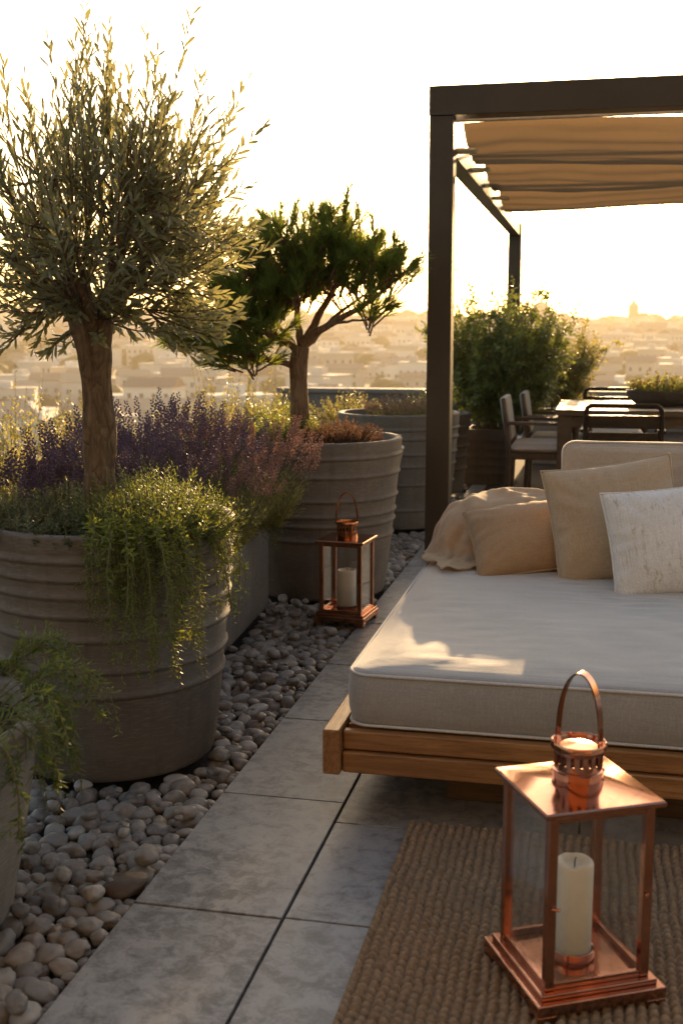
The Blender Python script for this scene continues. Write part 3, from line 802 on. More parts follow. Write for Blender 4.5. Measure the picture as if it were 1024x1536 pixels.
# ---- planting in the long concrete planter
z2 = .44
lavender('purple lavender clump directly right of the olive trunk', (-1.66,3.95,z2), .22, .49, 92, lean=(.03,-.03))
lavender('tall purple lavender clump at the back of long concrete planter', (-1.80,4.55,z2), .22, .55, 92)
lavender('purple lavender clump between olive trunk and pine trunk', (-1.62,4.45,z2), .22, .53, 92, lean=(.05,0))
lavender('purple lavender clump hidden partly behind the olive trunk', (-1.85,4.10,z2), .2, .52, 80)
lavender('purple lavender clump against the foot of the pine planter', (-1.72,4.95,z2), .2, .52, 80)
lavender('rosy sunlit heather clump leaning over the corner of the concrete planter', (-1.49,4.86,z2), .23, .47, 96, flower='heather', group=None, head=.10, leaf='yellowgreen', lean=(.19,-.06))
lavender('low rosy heather clump at the front right of concrete planter', (-1.49,4.35,z2), .2, .38, 90, flower='heather', group=None, head=.07, leaf='yellowgreen', lean=(.20,-.1))
bush('fern_bush', 'feathery green undergrowth along the near end of the concrete planter', 'shrub', (-1.56,3.86,z2), .2, .28, 90, 'green', .026, .005, 24, tilt=(0,.9))
sts = []
for i in range(16):
    y = rng.uniform(4.7, 5.12); sts.append((Vector((-1.44-(y-4.4)*.03, y, .47)), (1, rng.uniform(-.3,.3), .4), rng.uniform(.08,.22), 2))
trailing('trailing_rosemary', 'short green sprigs hanging over the corner of the concrete planter', (-1.5,4.9,z2), sts, 'green', .022, .0045, crown=20, crown_r=.08, crown_h=.14)
# ---- small planter at the lower left
sts = []
for i in range(60):
    a = rng.uniform(R(-60), R(85)); p0 = Vector((-1.535 + .345*math.cos(a), 2.12 + .345*math.sin(a), .475 + rng.uniform(0,.03)))
    sts.append((p0, (math.cos(a), math.sin(a), rng.uniform(.1,.8)), rng.uniform(.10,.30), 2))
for i in range(12):
    a = rng.uniform(R(0), R(60)); p0 = Vector((-1.535 + .34*math.cos(a), 2.12 + .34*math.sin(a), .50)); sts.append((p0, (math.cos(a), math.sin(a), .8), rng.uniform(.24,.36), 5))
trailing('trailing_rosemary', 'leggy trailing rosemary tumbling over the small planter at lower left', (-1.47,2.12,.45), sts, 'green', .030, .0062, crown=130, crown_r=.20, crown_h=.15, per=32)
# ---- planting in the pine planter
z3 = .745
bush('heather_bush', 'dark rusty heather below the pine trunk on its right', 'shrub', (-1.22,5.52,z3), .24, .17, 260, 'rust', .018, .007, 26, tilt=(0,1.2), ell=(1.15,.9))
bush('boxwood_bush', 'low green shrub below the pine trunk on its left', 'shrub', (-1.53,5.58,z3), .24, .21, 190, 'brightgreen', .022, .013, 20, tilt=(0,1.2))
# ---- further back
bush('grassy_flowers', 'low pinkish flowering plants in the ribbed planter beside the post', 'flowers', (-1.27,7.66,.71), .36, .20, 170, 'yellowgreen', .030, .006, 10, flower='heather', fl_n=6, fl=(.013,.012), tilt=(0,.8))
bush('boxwood_bush', 'bright sunlit green shrub in the grey trough behind the pine', 'shrub', (-1.85,8.7,.58), .3, .30, 150, 'yellowgreen', .028, .014, 16, tilt=(0,1.1))
bush('boxwood_bush', 'leafy green shrub at left end of the grey trough', 'shrub', (-2.4,8.7,.58), .3, .27, 120, 'brightgreen', .028, .014, 16, tilt=(0,1.1))
bush('dense_shrub', 'tall dense green shrub in the dark ribbed square planter', 'shrub', (-.77,9.98,.43), .36, 1.30, 170, 'green', .048, .026, 22, spread=.82, twigs=9, flower='flowerwhite', fl_n=1, fl=(.016,.016), tilt=(0,.55), stemr=.003)
bush('airy_shrub', 'airy yellow green shrub just right of the far pergola post', 'shrub', (-.42,11.6,.48), .33, 1.02, 90, 'yellowgreen', .046, .024, 18, spread=.82, twigs=8, flower='flowerwhite', fl_n=1, fl=(.018,.018), tilt=(0,.55), stemr=.003, lean=(.05,0))
bush('dense_shrub', 'leafy shrub in the far ribbed planter behind the near post', 'shrub', (-1.30,9.3,.59), .26, .30, 90, 'darkgreen', .030, .013, 20, tilt=(0,.9))
for (x, y, h, lab) in ((-3.7,6.8,1.05,'wispy yellow green wild shrub at the far left beyond the lavender'), (-3.1,7.2,.85,'wispy wild shrub seen just left of the olive trunk'), (-2.75,8.6,1.05,'wispy wild shrub between olive trunk and pine crown'), (-2.45,8.0,.95,'pale dry wild shrub under the pine crown')):
    bush('wild_shrub', lab, 'shrub', (x, y, -.05), .50, h*1.12, 130, 'yellowgreen', .055, .02, 28, group='wild shrubs beyond the planters', tilt=(0,.55), stemr=.003, start=.3)

# ------------------------------------------------------------------ pergola
t = thing('pergola', 'dark bronze metal pergola with draped tan fabric canopy', 'pergola', (0,0,0))
for (x, y, zt) in ((-.85,6.453,2.432), (2.55,6.453,2.432), (-.85,12.2,2.372), (2.55,12.2,2.372)):
    b = MB(); b.box(x-.066, x+.066, y-.066, y+.066, 0, zt); b.build('post', M['pergola'], t, bevel=.004)
b = MB(); b.box(-.919, 2.619, 6.384, 6.522, 2.434, 2.588); b.build('front_beam', M['pergola'], t, bevel=.004)
for x in (-.85, 2.55):
    b = MB(); b.box(x-.05, x+.05, 6.522, 12.132, 2.25, 2.37); b.build('side_rail', M['pergola'], t, bevel=.003)
b = MB(); nx, ny = 60, 120; vs = []; fs = []
def canz(x, y):
    f = (y-6.56)/3.38
    ph = f*2.9
    s = ph - math.floor(ph)
    sag = -.125*(1-(2*s-1)**2)**.8
    return 2.415 - .04*f + sag + .016*math.sin(x*2.6 + y*1.3) + .010*noise.noise((x*3, y*6, 2)) + .008*math.sin(y*38 + 3*noise.noise((x*2, y, 0)))*(1-(2*s-1)**2)
for j in range(ny+1):
    for i in range(nx+1):
        x = -.755 + 3.17*i/nx; y = 6.56 + 3.38*j/ny; vs.append((x, y, canz(x, y)))
for j in range(ny):
    for i in range(nx): a = j*(nx+1)+i; fs.append((a, a+1, a+nx+2, a+nx+1))
b.add(vs, fs); o = b.build('canopy_fabric', M['canopy'], t, smooth=180)
for y in (6.56, 7.725, 8.89, 9.94):
    b = MB(); b.tube([(-.80,y,canz(-.7,y)+.012), (2.5,y,canz(2.4,y)+.012)], .011, 10); b.build('canopy_rod', M['steel'], t, smooth=60)
for y in (6.7, 7.5, 8.3, 9.1, 9.9):
    b = MB(); b.box(-.80, -.69, y-.07, y+.07, 2.285, 2.30); b.build('bracket', M['steel'], t, bevel=.002)

# ------------------------------------------------------------------ daybed
bed = thing('daybed', 'low acacia wood daybed with thick grey linen mattress', 'daybed', (0,0,0))
def rail(name, x0, x1, y0, y1, z0, z1, mat='wood'):
    b = MB(); b.box(x0, x1, y0, y1, z0, z1); return b.build(name, M[mat], bed, bevel=.005)
rail('side_rail', -.664, -.618, 2.80, 4.86, .150, .272, 'woody')
rail('side_rail', 1.36, 1.406, 2.80, 4.86, .150, .272, 'woody')
rail('front_rail', -.616, 1.358, 2.822, 2.856, .150, .207)
rail('front_rail', -.616, 1.358, 2.832, 2.862, .211, .262)
rail('back_rail', -.616, 1.358, 4.82, 4.858, .150, .262)
b = MB()
for k in range(14): b.box(-.616, 1.358, 2.90+.138*k, 3.0+.138*k, .235, .258)
b.build('slat_base', M['wood'], bed, bevel=.003)
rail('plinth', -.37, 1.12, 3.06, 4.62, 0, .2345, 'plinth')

def rr_outline(x0, x1, y0, y1, r, step=.03):
    pts = []
    cs = ((x1-r,y1-r,0),(x0+r,y1-r,90),(x0+r,y0+r,180),(x1-r,y0+r,270))
    for i, (cx, cy_, a0) in enumerate(cs):
        for k in range(7):
            a = R(a0+15*k); pts.append(Vector((cx+r*math.cos(a), cy_+r*math.sin(a), 0)))
        nx_ = cs[(i+1) % 4]; e = R(a0+90); q0 = pts[-1]; q1 = Vector((nx_[0]+r*math.cos(e), nx_[1]+r*math.sin(e), 0))
        n = int((q1-q0).length/step)
        for k in range(1, n): pts.append(q0.lerp(q1, k/n))
    return pts
def pad(x0, x1, y0, y1, z0, z1, r, wr=1.0):
    """a boxed mattress: soft sides, seamed edge, gently crowned and wrinkled top"""
    out = rr_outline(x0, x1, y0, y1, r); c = Vector(((x0+x1)/2, (y0+y1)/2, 0)); n = len(out)
    rings = []
    def push(d, z, top=False, s=1.0):
        ring = []
        for i, q in enumerate(out):
            v = (q-c); nrm = Vector((v.x/(x1-x0), v.y/(y1-y0), 0))
            nrm = Vector((math.copysign(max(0, abs(v.x)-(x1-x0)/2+r), v.x), math.copysign(max(0, abs(v.y)-(y1-y0)/2+r), v.y), 0))
            if nrm.length > 1e-6: nrm.normalize()
            p = c + v*s + nrm*d
            zz = z
            if top:
                edge = min(x1-abs(p.x), abs(p.x-x0), abs(p.y-y0), abs(y1-p.y))
                e = sstep(0, .10, edge)
                zz += wr*e*(.007*fbm((p.x*2.6, p.y*2.6, 1)) + .0052*noise.noise((p.x*9 + 2*p.y, p.y*34, 4))*(.35+.65*sstep(.0,.5,.25+noise.noise((p.x*2.4, p.y*2.4, 8)))))
            else:
                p += nrm*.004*noise.noise((p.x*6, p.y*6, z*30))
            ring.append((p.x, p.y, zz))
        rings.append(ring)
    push(-.03, z0); push(-.012, z0+.005); push(-.003, z0+.014)
    for f in (.25,.5,.75): push(.007*math.sin(PI*f), z0+.014+(z1-z0-.028)*f)
    push(0, z1-.018); push(-.005, z1-.008); push(-.014, z1-.002); push(-.024, z1)
    for s in (.97, .955, .94, .92, .905): push(-.012, z1 + .012*(1-((s-.9)/.1)), True, s)
    m = 36
    for k in range(m): push(-.012*(1-k/m), z1 + .012 + .006*(1-(1-k/m)**2), True, .90*(1-(k+1)/(m+.2)))
    b = MB(); vs = [q for r_ in rings for q in r_]; fs = []
    for i in range(len(rings)-1):
        for k in range(n): fs.append((i*n+k, i*n+(k+1) % n, (i+1)*n+(k+1) % n, (i+1)*n+k))
    fs.append(tuple((len(rings)-1)*n+k for k in range(n))); fs.append(tuple(range(n-1,-1,-1)))
    b.add(vs, fs); pipe = MB()
    pipe.ring([(q.x, q.y, z1-.010) for q in out], .0042, 8); pipe.ring([(q.x, q.y, z0+.008) for q in out], .0042, 8)
    return b, pipe
b, pp = pad(-.610, 1.352, 2.856, 4.80, .264, .418, .06)
mt = b.build('mattress', M['mattress'], bed, smooth=180); pp.build('piping', M['piping'], mt, smooth=180)

# back cushion leaning at the head of the bed
b, pp = pad(-.70, .70, -.225, .225, -.075, .075, .045, .8)
bc = thing('back_cushion', 'long beige backrest cushion at the head of the daybed', 'cushion', (.585, 4.60, .640))
bc.rotation_euler = (R(84), 0, 0)
o = b.build('cushion_body', M['backc'], bc, smooth=180); pp.build('piping', M['piping'], o, smooth=180)

def pillow(name, label, w_, h_, t_, loc, yaw, lean, roll, mat, pinch=.05, seed=0, sag=0):
    th = thing(name, label, 'pillow', loc)
    th.rotation_euler = (Matrix.Rotation(yaw, 3, 'Z') @ Matrix.Rotation(-lean, 3, 'X') @ Matrix.Rotation(-roll, 3, 'Y')).to_euler()
    n = 44; b = MB(); idx = {}; vs = []; fs = []
    rim = []
    def pt(u, v, side):
        x = w_/2*u*(1 - pinch*(1-v*v)); z = h_/2*v*(1 - pinch*1.2*(1-u*u))
        e = (max(0, 1-abs(u)**2.3)**.55)*(max(0, 1-abs(v)**2.3)**.55)
        nz = fbm((x*5+seed, z*5, side*3.1+seed), 2)
        rad = math.atan2(v, u); rr = math.hypot(u, v)
        wr = .013*noise.noise((rad*5+seed, rr*1.4, side*2.0))*sstep(.35,.95,rr)*(1-e*.4)*min(1, e*3)
        y = side*(t_/2*e*(1+.12*nz) + wr)
        z += sag*(1-v)*.5*(1-u*u)*e*0
        return (x, y, z)
    for side in (-1, 1):
        for j in range(n+1):
            for i in range(n+1):
                u = -1+2*i/n; v = -1+2*j/n
                if i in (0,n) or j in (0,n):
                    key = (i,j,0)
                else: key = (i,j,side)
                if key not in idx: idx[key] = len(vs); vs.append(pt(u, v, side))
    def K(i,j,s): return idx[(i,j,0)] if (i in (0,n) or j in (0,n)) else idx[(i,j,s)]
    for j in range(n):
        for i in range(n):
            fs.append((K(i,j,-1),K(i+1,j,-1),K(i+1,j+1,-1),K(i,j+1,-1))); fs.append((K(i,j,1),K(i,j+1,1),K(i+1,j+1,1),K(i+1,j,1)))
    b.add(vs, fs); body = b.build('pillow_body', M[mat], th, smooth=180)
    loop = [vs[K(i,0,0)] for i in range(n)] + [vs[K(n,j,0)] for j in range(n)] + [vs[K(n-i,n,0)] for i in range(n)] + [vs[K(0,n-j,0)] for j in range(n)]
    pp = MB(); pp.ring(loop, .0042, 6); pp.build('piping', M[mat], body, smooth=180)
    return th
pillow('throw_pillow', 'tan linen pillow lying against the draped cream throw', .48, .35, .20, (-.20, 4.26, .540), R(4), R(54), R(12), 'tan', seed=3)
pillow('throw_pillow', 'square sand linen pillow in the middle of the three pillows', .46, .44, .18, (.085, 4.16, .625), R(6), R(20), R(9), 'sand', seed=11)
pillow('throw_pillow', 'white slub woven pillow in front of the sand pillow', .44, .38, .17, (.275, 3.96, .598), R(8), R(20), R(7), 'white', seed=23)

# cream throw draped over the head corner
# the throw's shape, settled over the mattress and a bolster: half millimetres, all x, then all y, then all z
CLOTH = [
    -1039, -1003, -967, -935, -890, -855, -835, -798, -766, -743, -714, -695, -704, -663, -661, -624, -608, -577, -546, -530, -506, -532, -497, -464, -437, -415, -387, -369, -335, -293, -272, -241, -215, -175, -136, -113, -87, -49, -12, 13, 45, 86, 115,
    -1056, -1010, -987, -942, -908, -880, -861, -823, -781, -756, -738, -705, -706, -673, -654, -630, -610, -570, -537, -506, -499, -546, -503, -478, -446, -417, -380, -342, -313, -291, -264, -231, -207, -171, -135, -110, -75, -49, -12, 22, 48, 79, 109,
    -1069, -1030, -995, -956, -916, -894, -872, -833, -806, -773, -745, -723, -691, -677, -658, -636, -611, -571, -529, -499, -520, -552, -508, -466, -441, -401, -359, -340, -303, -280, -253, -231, -200, -166, -131, -107, -68, -43, -12, 17, 60, 90, 109,
    -1074, -1049, -1017, -974, -940, -902, -882, -859, -811, -793, -774, -744, -714, -694, -669, -643, -608, -573, -534, -521, -544, -538, -504, -477, -441, -404, -354, -348, -302, -279, -243, -211, -187, -148, -127, -100, -60, -38, -7, 30, 54, 82, 114,
    -1088, -1062, -1027, -984, -951, -920, -897, -878, -832, -808, -790, -762, -733, -708, -681, -654, -620, -578, -555, -519, -557, -536, -502, -480, -441, -402, -361, -335, -305, -274, -246, -205, -177, -156, -118, -97, -57, -32, -3, 34, 68, 86, 112,
    -1098, -1068, -1034, -988, -957, -944, -918, -884, -843, -822, -798, -769, -747, -719, -697, -670, -637, -598, -564, -539, -551, -533, -503, -449, -434, -394, -357, -315, -274, -264, -232, -188, -151, -149, -113, -82, -58, -28, 10, 35, 70, 106, 132,
    -1102, -1079, -1054, -1008, -982, -961, -933, -895, -860, -834, -816, -786, -762, -735, -713, -696, -660, -622, -581, -567, -523, -527, -493, -447, -419, -385, -344, -304, -268, -239, -218, -175, -126, -126, -107, -85, -53, -25, 6, 45, 72, 108, 132,
    -1099, -1077, -1062, -1031, -986, -968, -954, -931, -892, -862, -838, -808, -775, -748, -713, -697, -673, -637, -598, -566, -536, -525, -490, -448, -410, -371, -338, -290, -261, -232, -205, -166, -119, -111, -111, -84, -43, -8, 6, 47, 76, 107, 148,
    -1126, -1097, -1086, -1054, -1013, -994, -968, -948, -918, -882, -858, -837, -802, -767, -733, -720, -691, -649, -611, -576, -533, -483, -489, -454, -401, -354, -331, -285, -258, -216, -186, -159, -127, -81, -77, -73, -36, -13, 18, 40, 74, 108, 147,
    -1142, -1116, -1085, -1068, -1050, -1007, -993, -976, -941, -908, -873, -852, -830, -793, -760, -728, -701, -667, -620, -583, -548, -495, -481, -443, -382, -350, -313, -278, -255, -210, -182, -151, -117, -80, -87, -45, -38, -14, 26, 48, 90, 118, 154,
    -1184, -1139, -1114, -1078, -1050, -1029, -994, -984, -953, -924, -898, -877, -848, -816, -782, -747, -712, -682, -638, -591, -552, -509, -461, -431, -373, -344, -307, -270, -246, -205, -163, -137, -104, -90, -76, -52, -15, -12, 29, 54, 85, 114, 160,
    -1205, -1164, -1128, -1098, -1058, -1038, -1024, -991, -973, -944, -921, -910, -878, -848, -806, -765, -736, -702, -660, -604, -562, -519, -470, -429, -376, -335, -304, -263, -236, -195, -164, -131, -102, -97, -73, -38, -20, 11, 41, 59, 81, 115, 158,
    -1220, -1182, -1147, -1119, -1079, -1074, -1039, -1013, -999, -952, -944, -906, -906, -868, -823, -786, -743, -719, -677, -620, -571, -531, -478, -432, -387, -336, -301, -262, -225, -187, -159, -131, -92, -70, -47, -23, -6, -11, 11, 43, 87, 120, 166,
    -1241, -1195, -1157, -1137, -1112, -1086, -1063, -1036, -1009, -975, -943, -931, -902, -887, -842, -803, -763, -724, -691, -637, -582, -543, -492, -438, -396, -345, -301, -260, -221, -181, -146, -111, -94, -68, -33, -32, -27, -1, 2, 45, 87, 127, 178,
    -1248, -1209, -1181, -1144, -1114, -1102, -1070, -1064, -1032, -997, -973, -942, -928, -888, -861, -820, -778, -743, -702, -652, -596, -555, -504, -446, -402, -350, -301, -260, -219, -178, -140, -106, -77, -48, -42, -24, -24, -12, 13, 51, 89, 127, 183,
    -1255, -1226, -1184, -1149, -1125, -1113, -1095, -1072, -1053, -1021, -989, -967, -935, -910, -869, -834, -792, -752, -712, -665, -610, -570, -513, -449, -409, -354, -301, -260, -219, -175, -133, -95, -63, -40, -27, -6, -19, 3, 36, 83, 88, 127, 180,
    -1263, -1217, -1192, -1158, -1153, -1126, -1096, -1097, -1065, -1038, -1010, -989, -950, -913, -884, -845, -804, -766, -724, -674, -621, -578, -521, -459, -415, -357, -302, -263, -221, -173, -128, -90, -62, -32, -10, -12, 3, 32, 69, 76, 103, 102, 163,
    -1249, -1219, -1182, -1177, -1141, -1130, -1125, -1096, -1090, -1053, -1036, -998, -966, -929, -895, -855, -815, -776, -732, -681, -631, -589, -528, -467, -421, -358, -308, -266, -223, -175, -130, -92, -59, -34, -22, 12, 36, 39, 62, 79, 89, 110, 144,
    -1261, -1223, -1186, -1169, -1176, -1143, -1115, -1111, -1091, -1078, -1044, -1022, -976, -935, -902, -865, -825, -782, -735, -685, -639, -596, -531, -472, -426, -361, -307, -271, -225, -179, -135, -97, -65, -42, -9, 3, 16, 29, 24, 53, 74, 96, 118,
    -1262, -1219, -1216, -1186, -1169, -1174, -1154, -1127, -1114, -1080, -1067, -1029, -989, -953, -916, -875, -834, -788, -737, -688, -648, -598, -532, -478, -430, -365, -315, -273, -230, -185, -141, -104, -71, -38, -14, 5, -7, -3, 3, 25, 51, 54, 86,
    -1271, -1235, -1232, -1211, -1176, -1173, -1162, -1134, -1131, -1106, -1076, -1047, -1000, -956, -919, -887, -843, -793, -738, -694, -655, -599, -532, -486, -435, -371, -323, -281, -237, -192, -149, -110, -78, -46, -18, -14, 11, 5, 15, 3, 23, 25, 62,
    -1274, -1261, -1234, -1214, -1205, -1164, -1164, -1156, -1132, -1113, -1092, -1054, -1013, -964, -935, -898, -853, -797, -744, -699, -661, -596, -533, -495, -436, -377, -331, -290, -246, -201, -156, -118, -82, -55, -24, -6, -11, 18, 8, 13, 3, 38, 77,
    -1282, -1246, -1239, -1216, -1187, -1175, -1146, -1164, -1152, -1120, -1092, -1066, -1021, -974, -943, -909, -865, -807, -748, -706, -661, -596, -538, -498, -442, -385, -341, -300, -258, -213, -167, -123, -98, -65, -46, -20, -12, 6, 27, 30, 18, 31, 87,
    -1249, -1256, -1217, -1191, -1177, -1170, -1170, -1155, -1144, -1136, -1103, -1069, -1033, -988, -948, -919, -874, -815, -757, -713, -663, -598, -549, -506, -448, -394, -352, -313, -271, -226, -178, -143, -105, -78, -50, -42, -27, -21, 9, 27, 41, 46, 97,
    -1258, -1256, -1224, -1202, -1214, -1197, -1190, -1190, -1165, -1146, -1112, -1078, -1041, -996, -954, -922, -880, -822, -764, -720, -666, -604, -559, -512, -456, -407, -365, -325, -285, -241, -194, -154, -122, -102, -71, -37, -46, -14, 15, 36, 39, 87, 122,
    -1288, -1260, -1234, -1226, -1213, -1219, -1219, -1191, -1176, -1143, -1115, -1087, -1048, -1010, -964, -927, -885, -827, -770, -726, -669, -611, -568, -519, -467, -420, -379, -340, -299, -257, -214, -169, -141, -113, -106, -66, -44, -49, 2, 46, 67, 105, 151,
    -1274, -1277, -1277, -1259, -1242, -1231, -1193, -1182, -1154, -1140, -1114, -1083, -1058, -1018, -971, -928, -891, -834, -777, -732, -673, -618, -577, -529, -479, -434, -392, -354, -315, -274, -233, -193, -158, -138, -117, -87, -74, -51, -16, 37, 76, 116, 157,
    -1261, -1275, -1263, -1257, -1239, -1216, -1178, -1163, -1163, -1138, -1108, -1080, -1049, -1012, -971, -927, -894, -841, -785, -740, -677, -625, -584, -538, -490, -443, -405, -369, -330, -291, -255, -217, -177, -163, -131, -101, -61, -57, -6, 32, 73, 107, 162,
    -1286, -1249, -1265, -1251, -1220, -1193, -1191, -1174, -1146, -1116, -1093, -1068, -1040, -1012, -976, -935, -898, -849, -792, -747, -684, -632, -596, -545, -497, -453, -420, -384, -345, -309, -268, -235, -201, -167, -127, -117, -81, -44, -10, 19, 57, 108, 161,
    -1278, -1255, -1255, -1254, -1217, -1191, -1165, -1140, -1124, -1095, -1077, -1052, -1039, -1011, -972, -937, -893, -857, -800, -754, -693, -641, -597, -559, -508, -456, -422, -401, -362, -327, -285, -255, -215, -187, -138, -102, -99, -55, -10, 29, 48, 98, 149,
    -1275, -1286, -1257, -1245, -1199, -1185, -1162, -1138, -1109, -1097, -1077, -1064, -1039, -1001, -972, -932, -903, -865, -811, -762, -707, -652, -608, -563, -517, -469, -434, -401, -375, -333, -299, -259, -227, -182, -151, -123, -82, -63, -12, 14, 54, 91, 133,
    -1289, -1302, -1288, -1238, -1219, -1201, -1163, -1132, -1110, -1098, -1081, -1066, -1026, -997, -960, -924, -911, -876, -823, -765, -725, -662, -620, -579, -530, -487, -446, -414, -377, -347, -305, -273, -244, -193, -134, -136, -101, -68, -23, 14, 43, 86, 127,
    -1307, -1286, -1278, -1245, -1246, -1210, -1185, -1149, -1148, -1126, -1093, -1055, -1022, -986, -966, -921, -913, -873, -832, -769, -727, -675, -624, -592, -549, -502, -467, -432, -393, -359, -315, -281, -260, -207, -152, -123, -108, -61, -19, 8, 41, 71, 113,
    -1303, -1289, -1251, -1248, -1239, -1242, -1207, -1185, -1164, -1119, -1077, -1048, -1010, -1006, -965, -922, -915, -868, -838, -771, -727, -683, -627, -590, -567, -521, -475, -446, -408, -376, -330, -295, -263, -223, -170, -138, -108, -72, -32, -2, 24, 67, 100,
    -1309, -1272, -1249, -1251, -1241, -1256, -1225, -1203, -1159, -1113, -1073, -1036, -1020, -999, -962, -925, -911, -869, -829, -774, -730, -672, -634, -592, -556, -527, -488, -452, -426, -397, -350, -301, -277, -242, -187, -144, -121, -79, -41, -10, 20, 45, 81,
    -1274, -1277, -1262, -1279, -1244, -1256, -1228, -1189, -1158, -1113, -1072, -1048, -1036, -1000, -962, -929, -903, -866, -830, -774, -730, -671, -639, -599, -558, -535, -500, -469, -436, -413, -372, -320, -295, -258, -202, -155, -118, -96, -60, -20, 2, 34, 59,
    -1287, -1259, -1248, -1275, -1272, -1237, -1234, -1200, -1153, -1110, -1091, -1070, -1029, -1001, -958, -939, -899, -867, -831, -770, -733, -673, -643, -606, -562, -540, -494, -468, -444, -429, -388, -334, -285, -267, -222, -169, -126, -100, -76, -51, -10, 19, 47,
    -1298, -1265, -1262, -1251, -1273, -1252, -1238, -1207, -1164, -1122, -1104, -1070, -1034, -994, -964, -916, -889, -856, -824, -765, -733, -680, -648, -607, -573, -547, -500, -482, -458, -422, -394, -346, -302, -260, -233, -178, -146, -112, -101, -58, -28, 0, 29,
    -1295, -1260, -1256, -1275, -1245, -1264, -1238, -1217, -1180, -1147, -1109, -1065, -1035, -993, -960, -918, -879, -848, -818, -762, -726, -696, -652, -621, -579, -554, -514, -473, -458, -430, -391, -355, -317, -274, -239, -206, -169, -142, -119, -71, -46, -10, 23,
    -1298, -1280, -1286, -1285, -1272, -1248, -1253, -1225, -1189, -1149, -1108, -1072, -1038, -998, -944, -914, -883, -862, -809, -761, -715, -700, -656, -631, -588, -550, -519, -484, -467, -429, -388, -361, -318, -283, -254, -221, -186, -158, -123, -87, -38, -31, 6,
    -1312, -1301, -1276, -1305, -1298, -1281, -1259, -1226, -1201, -1159, -1105, -1072, -1031, -994, -948, -906, -886, -844, -795, -755, -713, -702, -670, -632, -591, -553, -527, -497, -479, -440, -408, -364, -329, -301, -263, -239, -191, -162, -140, -103, -58, -24, 9,
    -1339, -1317, -1282, -1282, -1292, -1272, -1246, -1232, -1195, -1155, -1100, -1064, -1032, -980, -932, -906, -873, -825, -782, -754, -719, -698, -663, -645, -605, -557, -520, -507, -477, -445, -417, -374, -337, -309, -273, -244, -202, -158, -134, -109, -61, -27, 2,
    -1355, -1326, -1301, -1271, -1258, -1250, -1239, -1206, -1187, -1144, -1090, -1055, -1013, -962, -919, -888, -859, -823, -781, -744, -728, -678, -652, -621, -587, -556, -542, -511, -470, -450, -412, -380, -351, -328, -286, -241, -201, -174, -155, -118, -64, -19, -1,
    -662, -635, -624, -603, -575, -541, -515, -497, -458, -430, -415, -392, -386, -376, -364, -364, -332, -318, -334, -340, -368, -395, -380, -367, -348, -317, -344, -357, -377, -380, -381, -381, -392, -384, -388, -389, -392, -400, -384, -395, -395, -400, -390,
    -624, -610, -589, -567, -533, -512, -488, -464, -430, -404, -387, -364, -344, -343, -326, -320, -299, -295, -294, -307, -334, -366, -364, -340, -322, -289, -307, -319, -342, -340, -349, -356, -346, -351, -352, -348, -357, -357, -359, -359, -357, -353, -347,
    -590, -578, -561, -536, -504, -479, -460, -427, -405, -374, -348, -336, -312, -302, -291, -273, -267, -259, -251, -268, -297, -323, -321, -298, -278, -270, -270, -305, -315, -317, -313, -312, -318, -316, -324, -319, -327, -323, -321, -317, -330, -332, -315,
    -546, -537, -521, -493, -467, -446, -427, -390, -369, -355, -327, -300, -279, -262, -254, -243, -240, -220, -215, -239, -261, -284, -293, -258, -245, -236, -242, -283, -273, -273, -285, -304, -291, -289, -288, -290, -296, -292, -288, -294, -287, -294, -285,
    -518, -500, -483, -468, -437, -414, -398, -358, -329, -322, -298, -274, -255, -232, -228, -216, -207, -191, -198, -205, -239, -273, -253, -235, -209, -224, -236, -254, -238, -237, -261, -281, -251, -260, -254, -259, -262, -261, -252, -253, -256, -257, -254,
    -487, -473, -451, -431, -404, -391, -363, -328, -312, -290, -266, -245, -224, -214, -197, -194, -169, -177, -168, -193, -217, -257, -234, -234, -214, -198, -199, -216, -236, -207, -220, -244, -253, -217, -224, -235, -218, -217, -224, -218, -211, -223, -222,
    -449, -444, -422, -394, -369, -353, -336, -302, -275, -265, -241, -218, -203, -179, -195, -164, -175, -151, -161, -191, -198, -230, -236, -227, -182, -209, -187, -191, -197, -200, -188, -200, -231, -202, -193, -190, -182, -184, -186, -187, -183, -179, -177,
    -409, -403, -391, -358, -333, -318, -301, -272, -242, -233, -208, -181, -164, -164, -159, -177, -153, -176, -154, -165, -169, -197, -228, -217, -171, -182, -204, -191, -158, -183, -164, -161, -187, -191, -157, -150, -156, -161, -151, -149, -143, -144, -153,
    -376, -365, -354, -334, -304, -286, -270, -243, -217, -196, -198, -160, -157, -152, -139, -174, -152, -153, -180, -153, -154, -179, -219, -201, -163, -152, -188, -179, -143, -144, -162, -137, -172, -172, -142, -119, -127, -119, -122, -107, -103, -107, -113,
    -337, -331, -317, -296, -273, -248, -237, -213, -186, -178, -160, -174, -145, -142, -158, -147, -167, -149, -151, -173, -152, -152, -186, -184, -173, -137, -159, -165, -126, -115, -140, -126, -143, -138, -114, -117, -92, -77, -87, -68, -74, -67, -73,
    -327, -297, -281, -271, -254, -220, -196, -198, -169, -179, -148, -169, -170, -151, -144, -163, -152, -172, -160, -149, -163, -147, -150, -174, -168, -133, -140, -149, -114, -101, -104, -129, -111, -105, -90, -76, -73, -44, -43, -34, -29, -28, -31,
    -289, -269, -247, -232, -219, -207, -170, -157, -166, -159, -147, -167, -163, -156, -162, -148, -164, -173, -157, -155, -142, -148, -131, -136, -141, -130, -114, -129, -104, -92, -83, -95, -85, -69, -51, -52, -33, -22, -14, 3, 2, 4, 13,
    -258, -235, -218, -201, -180, -179, -155, -125, -142, -121, -146, -129, -156, -144, -141, -139, -139, -163, -169, -154, -129, -137, -129, -116, -109, -116, -99, -102, -86, -81, -65, -56, -53, -46, -36, -18, -4, 6, 14, 21, 30, 34, 44,
